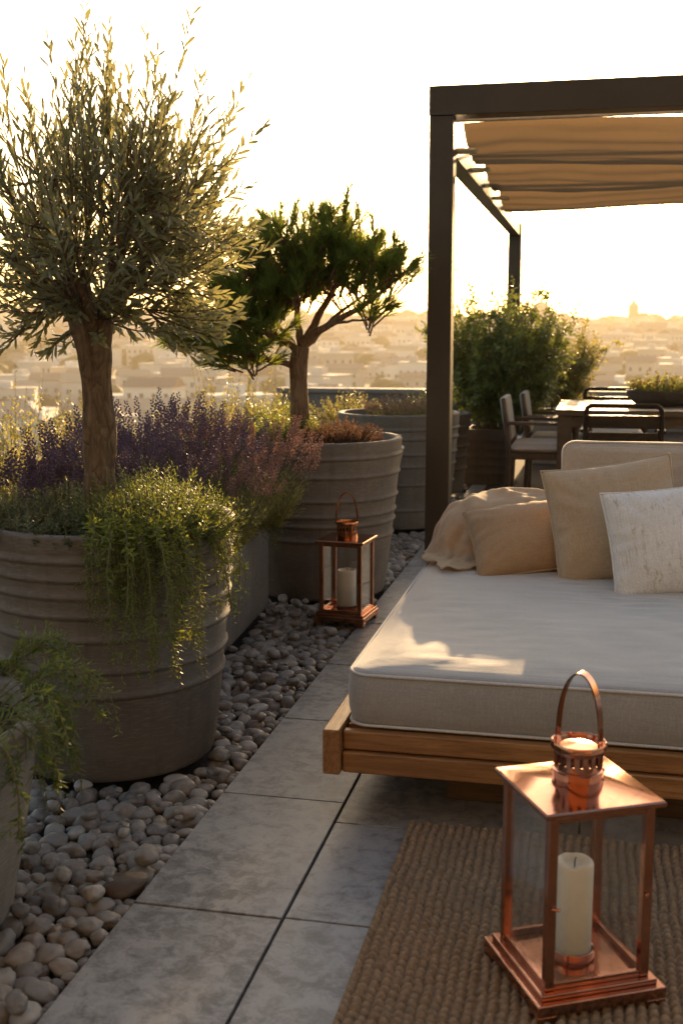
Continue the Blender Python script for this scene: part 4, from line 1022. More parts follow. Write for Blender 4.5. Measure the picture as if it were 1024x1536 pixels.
    -221, -207, -192, -170, -162, -137, -136, -132, -103, -98, -108, -114, -118, -146, -128, -130, -142, -131, -147, -125, -120, -104, -101, -94, -82, -75, -70, -67, -57, -54, -47, -38, -18, -7, 1, 13, 30, 39, 58, 65, 70, 72, 71,
    -187, -169, -154, -139, -125, -127, -96, -111, -107, -83, -100, -97, -115, -112, -119, -118, -114, -121, -120, -96, -87, -85, -76, -60, -58, -47, -36, -29, -24, -17, -10, 0, 11, 18, 41, 50, 70, 81, 98, 108, 99, 108, 110,
    -142, -131, -121, -117, -89, -96, -109, -80, -85, -91, -89, -100, -88, -103, -94, -98, -93, -84, -81, -67, -53, -49, -37, -27, -15, -9, 2, 11, 16, 22, 30, 37, 46, 57, 73, 86, 106, 108, 121, 113, 139, 146, 154,
    -110, -91, -95, -81, -83, -79, -72, -88, -64, -64, -58, -72, -67, -62, -69, -64, -59, -57, -48, -33, -17, -6, 4, 16, 21, 32, 45, 54, 58, 65, 73, 80, 89, 95, 108, 124, 138, 125, 130, 155, 169, 179, 195,
    -70, -60, -56, -52, -40, -43, -47, -45, -51, -39, -41, -31, -32, -28, -32, -26, -21, -17, -8, 8, 25, 35, 47, 59, 66, 77, 91, 95, 101, 109, 117, 124, 130, 137, 147, 146, 151, 154, 174, 192, 209, 217, 228,
    -35, -27, -12, -22, -31, -10, -3, -7, -10, -14, -1, -4, 8, 13, 11, 14, 20, 28, 40, 55, 69, 77, 90, 104, 110, 123, 131, 139, 146, 153, 161, 168, 174, 180, 184, 187, 190, 198, 194, 211, 223, 256, 263,
    4, 2, -4, 14, 13, 6, 9, 26, 16, 30, 26, 37, 42, 47, 50, 57, 64, 74, 88, 105, 111, 119, 135, 148, 155, 167, 175, 183, 190, 198, 206, 213, 219, 224, 228, 229, 230, 229, 231, 235, 254, 267, 282,
    12, 35, 33, 32, 57, 49, 50, 54, 54, 56, 60, 72, 82, 91, 96, 101, 109, 120, 136, 146, 153, 164, 181, 192, 200, 212, 221, 227, 235, 243, 251, 258, 263, 267, 268, 267, 270, 269, 268, 270, 287, 288, 297,
    43, 61, 70, 66, 77, 89, 92, 92, 98, 99, 104, 115, 124, 134, 137, 145, 153, 164, 177, 187, 196, 212, 229, 237, 245, 257, 265, 272, 280, 288, 296, 302, 309, 312, 312, 310, 304, 308, 309, 314, 313, 322, 322,
    86, 87, 99, 109, 108, 123, 130, 137, 139, 144, 150, 158, 167, 174, 182, 190, 198, 208, 220, 228, 239, 258, 268, 278, 288, 301, 310, 316, 324, 331, 339, 348, 350, 356, 352, 351, 348, 349, 348, 351, 356, 354, 351,
    93, 122, 116, 128, 147, 161, 164, 175, 181, 188, 194, 202, 211, 218, 226, 234, 242, 253, 264, 270, 285, 303, 311, 318, 331, 345, 353, 359, 367, 374, 381, 384, 394, 394, 395, 384, 375, 373, 371, 385, 382, 397, 387,
    116, 144, 161, 166, 171, 186, 197, 202, 220, 225, 238, 247, 255, 262, 270, 279, 287, 298, 308, 315, 329, 345, 352, 361, 375, 385, 392, 401, 408, 414, 421, 419, 425, 416, 431, 427, 407, 415, 413, 425, 424, 403, 398,
    143, 167, 193, 191, 212, 220, 232, 234, 251, 262, 279, 292, 299, 308, 314, 323, 331, 342, 351, 359, 374, 387, 395, 404, 414, 423, 431, 439, 446, 451, 453, 458, 449, 456, 438, 450, 447, 432, 455, 447, 452, 444, 430,
    177, 197, 207, 219, 242, 253, 251, 267, 277, 302, 320, 331, 344, 352, 358, 364, 375, 385, 394, 401, 417, 429, 436, 444, 452, 462, 467, 472, 481, 485, 485, 476, 478, 480, 475, 483, 471, 475, 476, 492, 491, 486, 474,
    216, 229, 241, 259, 277, 285, 290, 302, 321, 341, 358, 371, 380, 388, 398, 402, 415, 425, 434, 441, 461, 467, 478, 482, 491, 492, 496, 503, 506, 514, 501, 497, 505, 490, 493, 489, 512, 503, 518, 533, 532, 527, 519,
    245, 261, 282, 286, 301, 316, 333, 348, 362, 372, 392, 405, 416, 428, 430, 442, 452, 461, 468, 477, 483, 511, 498, 504, 511, 516, 521, 532, 533, 522, 531, 521, 505, 527, 525, 522, 529, 545, 559, 555, 562, 561, 564,
    286, 302, 310, 327, 339, 358, 358, 371, 393, 407, 425, 437, 454, 456, 463, 469, 472, 495, 500, 502, 516, 533, 536, 533, 538, 547, 551, 534, 549, 539, 553, 538, 540, 530, 537, 565, 561, 578, 578, 600, 596, 600, 607,
    325, 333, 349, 355, 371, 380, 396, 415, 432, 449, 462, 478, 484, 484, 484, 497, 509, 522, 523, 528, 530, 531, 537, 541, 570, 568, 552, 567, 554, 570, 554, 573, 558, 576, 572, 595, 602, 608, 619, 621, 637, 645, 647,
    359, 367, 383, 397, 410, 422, 434, 453, 473, 491, 498, 512, 507, 501, 505, 508, 540, 537, 536, 536, 554, 554, 553, 561, 566, 591, 585, 575, 584, 587, 580, 592, 589, 598, 616, 612, 639, 643, 650, 661, 671, 682, 689,
    389, 402, 420, 432, 445, 462, 470, 492, 497, 513, 525, 532, 521, 522, 536, 534, 571, 567, 538, 561, 545, 572, 579, 568, 568, 579, 606, 592, 606, 593, 597, 630, 612, 630, 638, 655, 661, 687, 689, 696, 706, 723, 731,
    430, 441, 444, 469, 484, 495, 509, 519, 533, 539, 535, 550, 541, 558, 553, 560, 599, 598, 562, 560, 572, 583, 585, 606, 580, 594, 601, 624, 624, 618, 622, 650, 654, 653, 667, 689, 700, 708, 732, 739, 747, 763, 772,
    467, 467, 485, 506, 520, 534, 550, 552, 562, 567, 568, 565, 582, 591, 571, 590, 623, 617, 591, 579, 586, 585, 615, 613, 621, 604, 635, 632, 663, 654, 654, 664, 693, 686, 710, 714, 742, 750, 760, 777, 782, 799, 806,
    496, 512, 519, 535, 557, 574, 590, 580, 598, 593, 592, 605, 622, 604, 603, 625, 645, 630, 608, 601, 598, 603, 648, 639, 656, 630, 659, 658, 678, 697, 692, 690, 722, 725, 740, 757, 759, 795, 801, 793, 822, 812, 838,
    531, 540, 557, 573, 592, 603, 623, 620, 618, 625, 626, 641, 645, 631, 635, 665, 657, 647, 627, 616, 629, 620, 668, 676, 689, 663, 675, 703, 693, 732, 733, 734, 737, 769, 778, 788, 803, 814, 840, 818, 821, 841, 827,
    574, 582, 594, 606, 628, 644, 654, 660, 662, 670, 669, 667, 669, 661, 678, 682, 698, 684, 648, 657, 636, 651, 683, 691, 719, 695, 698, 734, 733, 743, 778, 776, 778, 790, 807, 811, 831, 825, 859, 848, 828, 857, 834,
    597, 607, 632, 642, 662, 682, 692, 700, 705, 705, 710, 711, 694, 698, 716, 726, 723, 714, 681, 688, 672, 691, 699, 723, 745, 732, 742, 752, 775, 776, 783, 817, 819, 827, 817, 827, 851, 826, 860, 875, 841, 843, 863,
    633, 640, 653, 676, 692, 716, 726, 736, 746, 747, 748, 733, 733, 734, 737, 759, 744, 736, 720, 710, 710, 734, 744, 745, 769, 776, 780, 791, 809, 816, 821, 817, 834, 836, 839, 823, 851, 846, 843, 867, 873, 837, 858,
    676, 681, 693, 709, 728, 745, 758, 770, 784, 791, 787, 773, 770, 766, 779, 779, 766, 774, 757, 754, 753, 775, 784, 789, 787, 808, 802, 809, 832, 817, 837, 844, 831, 853, 862, 828, 835, 873, 846, 862, 855, 870, 838,
    700, 722, 732, 737, 766, 782, 788, 812, 802, 810, 822, 806, 814, 809, 798, 818, 805, 800, 800, 798, 799, 814, 825, 819, 824, 820, 846, 832, 833, 848, 831, 832, 846, 855, 879, 859, 852, 858, 879, 844, 860, 848, 870,
    735, 750, 771, 777, 781, 809, 822, 816, 838, 842, 830, 840, 825, 843, 838, 827, 846, 817, 836, 826, 837, 834, 856, 852, 848, 859, 856, 872, 866, 842, 872, 857, 844, 873, 865, 887, 889, 874, 896, 865, 838, 829, 835,
    69, 96, 85, 71, 83, 72, 88, 78, 73, 94, 78, 97, 124, 102, 69, 84, 97, 74, 91, 87, 75, 85, 90, 81, 69, 100, 85, 103, 84, 73, 72, 97, 82, 87, 89, 70, 77, 76, 96, 73, 101, 96, 68,
    88, 79, 92, 95, 69, 93, 72, 87, 93, 78, 89, 69, 107, 101, 86, 80, 79, 98, 69, 72, 101, 117, 128, 97, 107, 82, 77, 100, 107, 94, 95, 75, 96, 84, 70, 86, 102, 78, 81, 96, 76, 103, 79,
    91, 73, 89, 75, 101, 69, 97, 72, 86, 71, 69, 91, 81, 99, 92, 69, 94, 75, 83, 85, 101, 131, 125, 118, 93, 106, 85, 112, 134, 107, 80, 82, 79, 87, 95, 74, 72, 95, 79, 91, 91, 68, 100,
    93, 72, 90, 72, 92, 96, 72, 80, 105, 101, 75, 100, 71, 91, 69, 91, 73, 89, 84, 106, 117, 130, 152, 133, 124, 103, 109, 150, 141, 110, 114, 121, 100, 92, 74, 102, 102, 68, 90, 85, 89, 90, 84,
    69, 92, 72, 100, 71, 81, 88, 90, 105, 74, 97, 73, 92, 71, 91, 74, 96, 91, 114, 135, 153, 173, 164, 162, 138, 142, 147, 181, 151, 124, 150, 143, 114, 88, 95, 69, 78, 94, 78, 83, 72, 74, 95,
    83, 79, 89, 84, 99, 69, 101, 82, 83, 95, 71, 98, 83, 97, 89, 109, 106, 132, 143, 167, 192, 216, 205, 193, 181, 174, 171, 186, 182, 155, 165, 157, 133, 97, 83, 97, 69, 96, 88, 72, 83, 94, 73,
    70, 94, 77, 69, 103, 85, 88, 100, 74, 93, 74, 102, 111, 101, 129, 127, 144, 164, 175, 199, 217, 251, 245, 237, 209, 217, 209, 187, 200, 189, 174, 161, 159, 132, 103, 109, 95, 77, 96, 90, 72, 95, 72,
    91, 76, 107, 74, 76, 107, 68, 98, 81, 103, 91, 94, 110, 142, 152, 171, 180, 195, 214, 230, 244, 281, 276, 268, 252, 248, 252, 231, 208, 231, 208, 191, 185, 162, 131, 105, 100, 109, 72, 94, 82, 95, 88,
    86, 76, 105, 84, 85, 88, 91, 69, 98, 92, 116, 119, 141, 166, 188, 209, 222, 232, 251, 267, 276, 288, 317, 305, 293, 281, 295, 277, 251, 242, 249, 232, 235, 203, 160, 138, 127, 97, 98, 92, 77, 86, 71,
    73, 96, 79, 112, 74, 68, 107, 88, 92, 124, 135, 158, 177, 199, 220, 243, 262, 275, 287, 308, 318, 323, 349, 346, 332, 319, 326, 321, 295, 276, 288, 276, 273, 243, 198, 173, 141, 114, 126, 84, 102, 69, 87,
    74, 83, 81, 79, 113, 99, 94, 127, 116, 154, 172, 195, 214, 236, 256, 277, 300, 312, 325, 342, 356, 362, 372, 389, 376, 363, 360, 363, 339, 321, 310, 318, 299, 273, 237, 194, 171, 143, 126, 104, 101, 72, 70,
    66, 78, 92, 74, 89, 131, 113, 123, 154, 182, 211, 226, 248, 270, 291, 309, 337, 354, 367, 380, 394, 406, 410, 413, 413, 409, 396, 404, 382, 366, 350, 350, 328, 297, 258, 223, 186, 175, 158, 113, 70, 93, 76,
    61, 93, 71, 90, 87, 139, 134, 144, 181, 203, 246, 253, 285, 306, 327, 346, 367, 394, 407, 423, 430, 444, 455, 454, 448, 453, 438, 442, 423, 409, 389, 367, 357, 322, 289, 247, 208, 180, 145, 98, 102, 77, 92,
    70, 82, 99, 75, 94, 128, 155, 181, 202, 235, 273, 287, 310, 346, 366, 387, 408, 420, 443, 447, 472, 472, 485, 494, 488, 481, 476, 471, 457, 445, 426, 403, 370, 338, 311, 264, 219, 191, 145, 105, 82, 98, 79,
    44, 66, 100, 105, 101, 141, 167, 201, 233, 271, 302, 328, 348, 377, 407, 428, 439, 459, 477, 478, 493, 510, 520, 524, 528, 517, 506, 498, 487, 471, 451, 425, 396, 367, 326, 277, 235, 198, 163, 117, 100, 76, 81,
    38, 76, 74, 91, 119, 157, 201, 220, 256, 301, 331, 359, 379, 418, 438, 463, 476, 483, 500, 510, 519, 535, 537, 548, 537, 541, 532, 522, 510, 493, 472, 450, 422, 389, 343, 295, 254, 222, 186, 148, 113, 96, 71,
    68, 61, 86, 89, 130, 177, 213, 249, 278, 325, 357, 390, 418, 444, 475, 491, 503, 517, 526, 535, 544, 548, 553, 556, 563, 558, 549, 541, 527, 510, 489, 466, 437, 408, 365, 316, 275, 251, 217, 165, 133, 92, 78,
    52, 85, 69, 98, 128, 181, 230, 255, 305, 350, 385, 403, 441, 471, 500, 514, 525, 538, 550, 554, 560, 563, 565, 567, 568, 570, 557, 559, 540, 521, 499, 476, 453, 420, 379, 342, 304, 265, 223, 180, 139, 111, 85,
    68, 58, 75, 112, 159, 193, 230, 273, 316, 370, 395, 432, 456, 484, 515, 532, 543, 552, 560, 573, 575, 575, 578, 577, 574, 569, 574, 557, 548, 527, 507, 485, 459, 423, 391, 345, 303, 263, 211, 176, 137, 129, 74,
    57, 69, 105, 123, 166, 213, 253, 281, 330, 375, 417, 436, 471, 506, 533, 545, 555, 566, 578, 576, 587, 583, 582, 589, 580, 575, 566, 566, 549, 531, 511, 488, 462, 432, 390, 346, 305, 261, 208, 161, 142, 114, 80,
    89, 89, 118, 150, 172, 216, 256, 284, 337, 389, 424, 449, 474, 504, 528, 553, 561, 575, 577, 596, 583, 593, 596, 582, 585, 575, 567, 559, 548, 533, 513, 490, 463, 428, 386, 337, 307, 268, 215, 165, 147, 108, 69,
    60, 97, 116, 152, 192, 215, 253, 292, 332, 385, 425, 444, 478, 502, 540, 556, 563, 572, 592, 582, 599, 584, 600, 583, 591, 576, 566, 558, 547, 532, 514, 487, 467, 428, 384, 336, 294, 266, 215, 171, 126, 118, 80,
    56, 82, 108, 141, 169, 215, 251, 287, 331, 373, 413, 447, 471, 500, 536, 555, 562, 571, 579, 595, 580, 594, 579, 595, 583, 568, 568, 555, 543, 528, 508, 487, 455, 427, 377, 330, 288, 258, 213, 169, 128, 87, 69,
    40, 80, 79, 109, 147, 196, 243, 277, 318, 370, 410, 437, 468, 500, 524, 555, 559, 568, 579, 579, 587, 585, 584, 579, 568, 570, 561, 546, 535, 518, 499, 468, 450, 415, 374, 317, 272, 239, 196, 156, 125, 91, 96,
    12, 52, 76, 100, 141, 188, 241, 284, 314, 363, 405, 431, 456, 483, 514, 543, 556, 564, 570, 572, 572, 569, 567, 563, 562, 554, 543, 534, 519, 503, 483, 455, 430, 394, 361, 311, 266, 237, 198, 156, 118, 114, 68,
    -6, 24, 56, 97, 131, 187, 239, 271, 307, 344, 391, 425, 443, 473, 503, 532, 547, 555, 559, 561, 558, 554, 552, 547, 541, 533, 524, 513, 499, 482, 459, 437, 404, 378, 335, 291, 245, 211, 194, 158, 132, 115, 75,
    -31, 12, 62, 99, 130, 177, 213, 253, 282, 327, 373, 404, 435, 460, 486, 512, 533, 541, 545, 545, 541, 537, 536, 529, 519, 513, 500, 486, 475, 457, 433, 403, 379, 353, 316, 280, 237, 204, 155, 165, 148, 108, 72,
    -49, -1, 42, 77, 119, 167, 195, 233, 273, 314, 351, 383, 409, 433, 465, 486, 512, 520, 526, 525, 527, 510, 516, 509, 499, 484, 470, 456, 441, 427, 397, 370, 350, 323, 285, 238, 224, 183, 164, 153, 141, 97, 71,
    -42, -6, 31, 72, 108, 148, 186, 221, 256, 291, 326, 357, 385, 415, 439, 466, 486, 494, 496, 498, 492, 501, 481, 471, 460, 447, 435, 424, 408, 386, 368, 338, 312, 300, 267, 210, 191, 176, 155, 124, 110, 88, 72,
    -55, -22, 17, 63, 97, 130, 162, 196, 234, 265, 299, 329, 364, 388, 408, 433, 445, 463, 464, 460, 463, 462, 459, 441, 426, 417, 405, 382, 370, 348, 333, 303, 288, 256, 224, 209, 167, 150, 115, 126, 88, 72, 72,
    -53, -7, 3, 56, 77, 116, 142, 180, 214, 252, 278, 313, 340, 354, 375, 398, 420, 426, 425, 424, 422, 416, 413, 398, 397, 379, 360, 351, 326, 315, 289, 275, 250, 247, 196, 185, 169, 134, 118, 91, 95, 69, 87,
    -69, -27, 14, 42, 75, 109, 122, 156, 196, 232, 257, 292, 304, 319, 338, 355, 387, 385, 381, 377, 380, 380, 370, 362, 352, 344, 329, 310, 294, 275, 255, 243, 222, 209, 196, 151, 159, 113, 93, 95, 72, 80, 72,
    -77, -44, -5, 45, 91, 96, 114, 140, 191, 224, 238, 253, 266, 283, 310, 318, 353, 354, 336, 340, 334, 338, 335, 321, 308, 299, 291, 270, 258, 231, 214, 219, 185, 182, 164, 155, 118, 122, 99, 76, 90, 69, 82,
    -92, -56, -26, 29, 72, 102, 104, 133, 176, 193, 197, 218, 228, 266, 269, 280, 317, 321, 299, 295, 298, 294, 289, 294, 266, 261, 247, 242, 227, 198, 179, 180, 170, 147, 136, 138, 120, 87, 98, 72, 90, 88, 67,
    -96, -82, -43, 16, 59, 87, 115, 117, 142, 158, 170, 176, 211, 236, 228, 247, 279, 280, 266, 254, 255, 254, 260, 249, 249, 220, 225, 201, 208, 175, 152, 139, 151, 120, 129, 103, 125, 94, 70, 89, 64, 71, 46,
    -109, -78, -55, 1, 31, 66, 95, 85, 115, 124, 134, 162, 198, 192, 197, 216, 240, 236, 224, 215, 212, 212, 229, 213, 222, 185, 189, 168, 168, 163, 132, 106, 122, 102, 98, 102, 81, 101, 81, 59, 59, 42, 29,
    -115, -103, -64, -16, 29, 36, 71, 69, 76, 92, 124, 151, 159, 163, 163, 193, 196, 195, 182, 172, 180, 171, 189, 192, 191, 153, 146, 155, 124, 140, 116, 95, 80, 104, 88, 79, 75, 65, 66, 37, 21, 15, -7,
    -114, -103, -70, -27, 5, 27, 60, 84, 71, 87, 126, 121, 135, 132, 160, 152, 178, 176, 142, 155, 136, 155, 147, 150, 160, 122, 108, 127, 106, 95, 111, 83, 68, 64, 60, 51, 49, 22, 30, 7, -11, -23, -46,
    -129, -119, -82, -37, -7, 22, 42, 75, 69, 101, 126, 122, 99, 110, 135, 153, 144, 144, 111, 122, 109, 141, 113, 122, 124, 99, 102, 87, 113, 83, 66, 72, 56, 53, 31, 15, 13, -7, -12, -24, -49, -63, -81,
    -106, -140, -102, -59, -23, 7, 46, 74, 84, 89, 107, 84, 86, 99, 100, 129, 126, 106, 95, 84, 84, 122, 112, 105, 107, 88, 79, 83, 84, 82, 62, 32, 18, 13, 3, -15, -28, -43, -53, -66, -81, -103, -123,
    -101, -143, -113, -79, -34, 6, 40, 54, 68, 89, 86, 81, 78, 71, 90, 92, 84, 96, 73, 88, 69, 103, 97, 96, 66, 77, 53, 46, 49, 37, 24, 2, -22, -26, -34, -57, -70, -76, -92, -107, -116, -132, -159,
    -98, -130, -127, -85, -59, -20, 13, 48, 49, 50, 62, 53, 71, 74, 55, 80, 68, 62, 68, 78, 68, 79, 105, 68, 52, 41, 44, 21, 9, 11, -18, -38, -52, -70, -74, -87, -108, -118, -121, -147, -158, -153, -187,
    -131, -99, -120, -98, -76, -50, -8, 15, 32, 23, 21, 37, 28, 43, 60, 40, 49, 34, 48, 46, 68, 45, 82, 85, 71, 39, 12, 9, -8, -29, -40, -72, -93, -96, -111, -118, -132, -155, -156, -183, -196, -188, -201,]
def throw():
    V = np.array(CLOTH).reshape(3, -1).T/2000 + np.array((0, 4.4, .4)); n = 42
    V[:,2] = np.where(V[:,2] > .424, .424 + (V[:,2]-.424)*.91, V[:,2])
    for i, q in enumerate(V):
        p = Vector(q); k = sstep(.42, .50, q[2])
        r1 = 1-abs(noise.noise((p.x*5+p.y*6, p.y*3-p.x*4, 1.7)))*2.2; r2 = 1-abs(noise.noise((p.x*9, p.y*8, 6)))*2.4
        V[i] = q + np.array((-.25, -.5, .8))*((.036*max(0, r1)**3 + .020*max(0, r2)**3)*(.35+.65*k) - .004)
    b = MB(); b.add([tuple(q) for q in V], [(j*(n+1)+i, j*(n+1)+i+1, (j+1)*(n+1)+i+1, (j+1)*(n+1)+i) for j in range(n) for i in range(n)])
    o = b.build('throw_blanket', M['throw'], None, smooth=180)
    sm = o.modifiers.new('soft', 'SMOOTH'); sm.factor = .5; sm.iterations = 1
    m = o.modifiers.new('thick', 'SOLIDIFY'); m.thickness = .005; m.offset = 1
    ss = o.modifiers.new('sub', 'SUBSURF'); ss.levels = 2; ss.render_levels = 2; o.modifiers.move(2, 0)
    tag(o, 'crumpled cream throw blanket heaped over the head corner of the daybed', 'blanket')
throw()

# ------------------------------------------------------------------ jute rug
def rug():
    x0, x1, y0, y1 = -.445, 1.25, 1.15, 2.86
    nx, ny = 620, 640
    X, Y = np.meshgrid(np.linspace(x0, x1, nx+1), np.linspace(y0, y1, ny+1))
    r = np.random.RandomState(3)
    wob = .0016*np.sin(Y*23+1) + .0012*np.sin(Y*61+X*9)
    cw = .0215; rh = .0235
    U = (X - x0 + wob)/cw; col = np.floor(U).astype(int)
    colr = r.rand(400)
    V = (Y + .0013*np.sin(X*40) + (colr[np.clip(col,0,399)]-.5)*.006)/rh + .5*(col % 2)
    row = np.floor(V).astype(int)
    rr = r.rand(400, 400)[np.clip(col,0,399), np.abs(row) % 400]
    fu = U - np.floor(U) - .5; fv = V - np.floor(V) - .5
    skew = fv + .28*fu*np.where(col % 2 == 0, 1, -1)
    bead = np.clip(1 - (fu/.52)**2, 0, 1)**.5*np.clip(1 - (np.abs(skew)/.52)**2.2, 0, 1)**.7
    Z = .004 + (.0150 + .0055*rr)*bead
    edge = np.minimum.reduce([X-x0, x1-X, Y-y0, y1-Y])
    Z *= np.clip(edge/.006, .0, 1)
    Z += .0015*np.sin(X*5)*np.sin(Y*4) * np.clip(edge/.05, 0, 1)
    Z = np.maximum(Z, 0.002)
    v = np.stack([X, Y, Z], -1).reshape(-1, 3)
    idx = np.arange((nx+1)*(ny+1)).reshape(ny+1, nx+1)
    f = np.stack([idx[:-1,:-1], idx[:-1,1:], idx[1:,1:], idx[1:,:-1]], -1).reshape(-1, 4)
    me = bpy.data.meshes.new('jute_rug'); me.vertices.add(len(v)); me.vertices.foreach_set('co', v.ravel())
    me.loops.add(f.size); me.loops.foreach_set('vertex_index', f.ravel().astype(np.int32))
    me.polygons.add(len(f)); me.polygons.foreach_set('loop_start', np.arange(0, f.size, 4, dtype=np.int32)); me.polygons.foreach_set('loop_total', np.full(len(f), 4, dtype=np.int32))
    me.polygons.foreach_set('use_smooth', np.ones(len(f), dtype=bool)); me.update(); me.validate()
    me.materials.append(M['rug'])
    o = bpy.data.objects.new('jute_rug', me); COL.objects.link(o); o.location.z = .002
    tag(o, 'chunky woven brown jute rug in front of the daybed', 'rug')
M['rug'] = m_rug()
rug()

# ------------------------------------------------------------------ lanterns
def lantern(label, loc, rz, wb, wr, wbody, hb, hroof, cr, ch, hh, hw, mat, clabel, candle_r, candle_h, hbw=.008, hrot=20):
    t = thing('lantern', label, 'lantern', loc, rz)
    m = M[mat]; B = wb/2; Rf = wr/2; D = wbody/2
    # base: plinth on four bracket feet
    b = MB(); b.box(-B, B, -B, B, .018, .042); b.build('plinth', m, t, bevel=.0025)
    for sx in (-1,1):
        for sy in (-1,1):
            b = MB(); a = B*.999; l = B*.30; h = .0185; q = B-.012
            x0, x1 = sorted((sx*(B-.001), sx*(B-l))); y0, y1 = sorted((sy*(B-.001), sy*(B-.013)))
            b.box(x0, x1, y0, y1, 0, h)
            x0, x1 = sorted((sx*(B-.001), sx*(B-.013))); y0, y1 = sorted((sy*(B-.0132), sy*(B-l)))
            b.box(x0, x1, y0, y1, 0, h); b.build('foot', m, t, bevel=.0015)
    s2 = D + .012
    b = MB(); b.box(-s2, s2, -s2, s2, .0425, .054); b.build('base_step', m, t, bevel=.002)
    pw = .019
    for sx in (-1,1):
        for sy in (-1,1):
            cx, cy_ = sx*(D-pw/2), sy*(D-pw/2)
            b = MB(); b.box(cx-pw/2, cx+pw/2, cy_-pw/2, cy_+pw/2, .0545, hb); b.build('corner_post', m, t, bevel=.0022)
    for k in range(4):
        Mx = Matrix.Rotation(k*PI/2, 4, 'Z')
        b = MB(); b.box(-D+pw+.0003, D-pw-.0003, -D+.002, -D+.012, .0545, .068, M=Mx); b.build('pane_frame', m, t, bevel=.0012)
        b = MB(); b.box(-D+pw+.0003, D-pw-.0003, -D+.002, -D+.012, hb-.015, hb, M=Mx)
        b.build('pane_frame', m, t, bevel=.0012)
        b = MB(); b.box(-D+pw-.001, D-pw+.001, -D+.0062, -D+.0082, .0665, hb-.0135, M=Mx); b.build('glass_pane', M['glass'], t)
    # roof: shallow hipped cap with a turned-down lip
    z0 = hb + .0005
    def sq(h, z): return [(-h,-h,z),(h,-h,z),(h,h,z),(-h,h,z)]
    lev = [sq(D*.9, z0), sq(Rf-.002, z0), sq(Rf, z0+.002), sq(Rf, z0+.009), sq(Rf-.003, z0+.012), sq(Rf-.007, z0+.0125), sq(cr*.80, z0+hroof), sq(cr*.7, z0+hroof)]
    b = MB(); vs = [q for l in lev for q in l]; fs = []
    for i in range(len(lev)-1):
        for k in range(4): fs.append((i*4+k, i*4+(k+1) % 4, (i+1)*4+(k+1) % 4, (i+1)*4+k))
    b.add(vs, fs); b.build('roof', m, t, smooth=20)
    # chimney: solid collar, slotted band, flared rim, lid
    zc = z0 + hroof*.55; zt = zc + ch
    b = MB(); r1 = cr*.87
    b.lathe([(r1*1.05, zc-.004), (r1*1.05, zc+ch*.30), (r1*1.10, zc+ch*.32), (r1*1.10, zc+ch*.36), (r1, zc+ch*.38), (r1, zc+ch*.52), (r1-.002, zc+ch*.52), (r1-.002, zc)], 48)
    ch_o = b.build('chimney', m, t, smooth=35)
    b = MB(); nb = 18
    for k in range(nb):
        a = 2*PI*k/nb; Mx = Matrix.Rotation(a, 4, 'Z'); wv = r1*2*PI/nb*.27
        b.box(r1-.002, r1, -wv, wv, zc+ch*.515, zc+ch*.75, M=Mx)
    b.lathe([(r1-.0022, zc+ch*.74), (r1+.0003, zc+ch*.74), (r1+.001, zc+ch*.82), (cr, zc+ch*.86), (cr, zt-.003), (cr-.0015, zt), (cr-.004, zt-.002), (cr-.005, zt-.008), (cr*.5, zt-.006), (.001, zt-.004)], 48)
    b.build('vent_cap', m, ch_o, smooth=35)
    # hoop handle: flat strap
    b = MB(); n = 40; vs = []; fs = []; zb = zt-.012; H2 = loc[2] + hh - zb; bw = hbw
    for i in range(n+1):
        a = PI*i/n
        x = hw*math.cos(a)*(1.0 if abs(math.cos(a)) < .9 else 1.0); z = zb + H2*math.sin(a)**.8
        nx_, nz_ = math.cos(a)*H2, math.sin(a)*hw; l = math.hypot(nx_, nz_) or 1; nx_, nz_ = nx_/l*.0016, nz_/l*.0016
        vs += [(x-nx_,-bw,z-nz_), (x+nx_,-bw,z+nz_), (x+nx_,bw,z+nz_), (x-nx_,bw,z-nz_)]
    for i in range(n):
        for k in range(4): fs.append((i*4+k, i*4+(k+1) % 4, (i+1)*4+(k+1) % 4, (i+1)*4+k))
    fs += [(3,2,1,0), (n*4,n*4+1,n*4+2,n*4+3)]
    b.add(vs, fs); hd = b.build('handle', m, t, smooth=40); hd.rotation_euler = (0, 0, -rz + R(hrot))
    b = MB(); b.tube([(D-pw/2-.004, -D-.003, hb*.56), (D-pw/2-.004, -D-.012, hb*.56)], .004, 10); b.tube([(-D+pw/2, -D-.001, hb*.55), (-D+pw/2+.012, -D-.008, hb*.55)], .003, 8)
    b.build('latch', m, t, smooth=40)
    # candle dish
    b = MB(); q = candle_r
    b.lathe([(.001,.0545),(q*1.12,.0545),(q*1.18,.058),(q*1.18,.074),(q*1.14,.0755),(q*1.08,.074),(q*1.06,.0605),(.001,.0600)], 48); b.build('candle_dish', m, t, smooth=40)
    c = thing('candle', clabel, 'candle', (loc[0], loc[1], loc[2]+.0606), rz)
    b = MB(); n = 48; prof = [(.001,0),(q-.003,0),(q,.003),(q,candle_h-.006),(q-.001,candle_h-.002),(q-.004,candle_h),(q-.007,candle_h-.002),(q-.010,candle_h-.009),(q*.45,candle_h-.013),(.003,candle_h-.0135),(.001,candle_h-.0135)]
    b.lathe(prof, n)
    b.v = [(x, y, z + (.004*noise.noise((math.atan2(y,x)*1.2, 3, candle_h)) if z > candle_h*.9 else 0)) for x, y, z in b.v]
    b.build('wax', M['wax'], c, smooth=60)
    b = MB(); b.tube([(0,0,candle_h-.014),(0,.0005,candle_h-.004),(.002,0,candle_h+.006)], [.0013,.0013,.001], 6); b.build('wick', M['wick'], c, smooth=180)
    return t
lantern('large copper lantern standing on the jute rug', (-.008, 2.19, .0105), R(27.5), .268, .246, .218, .402, .030, .054, .084, .628, .043, 'copper',
        'ivory pillar candle inside the large copper lantern on rug', .037, .195, .0115, -20)
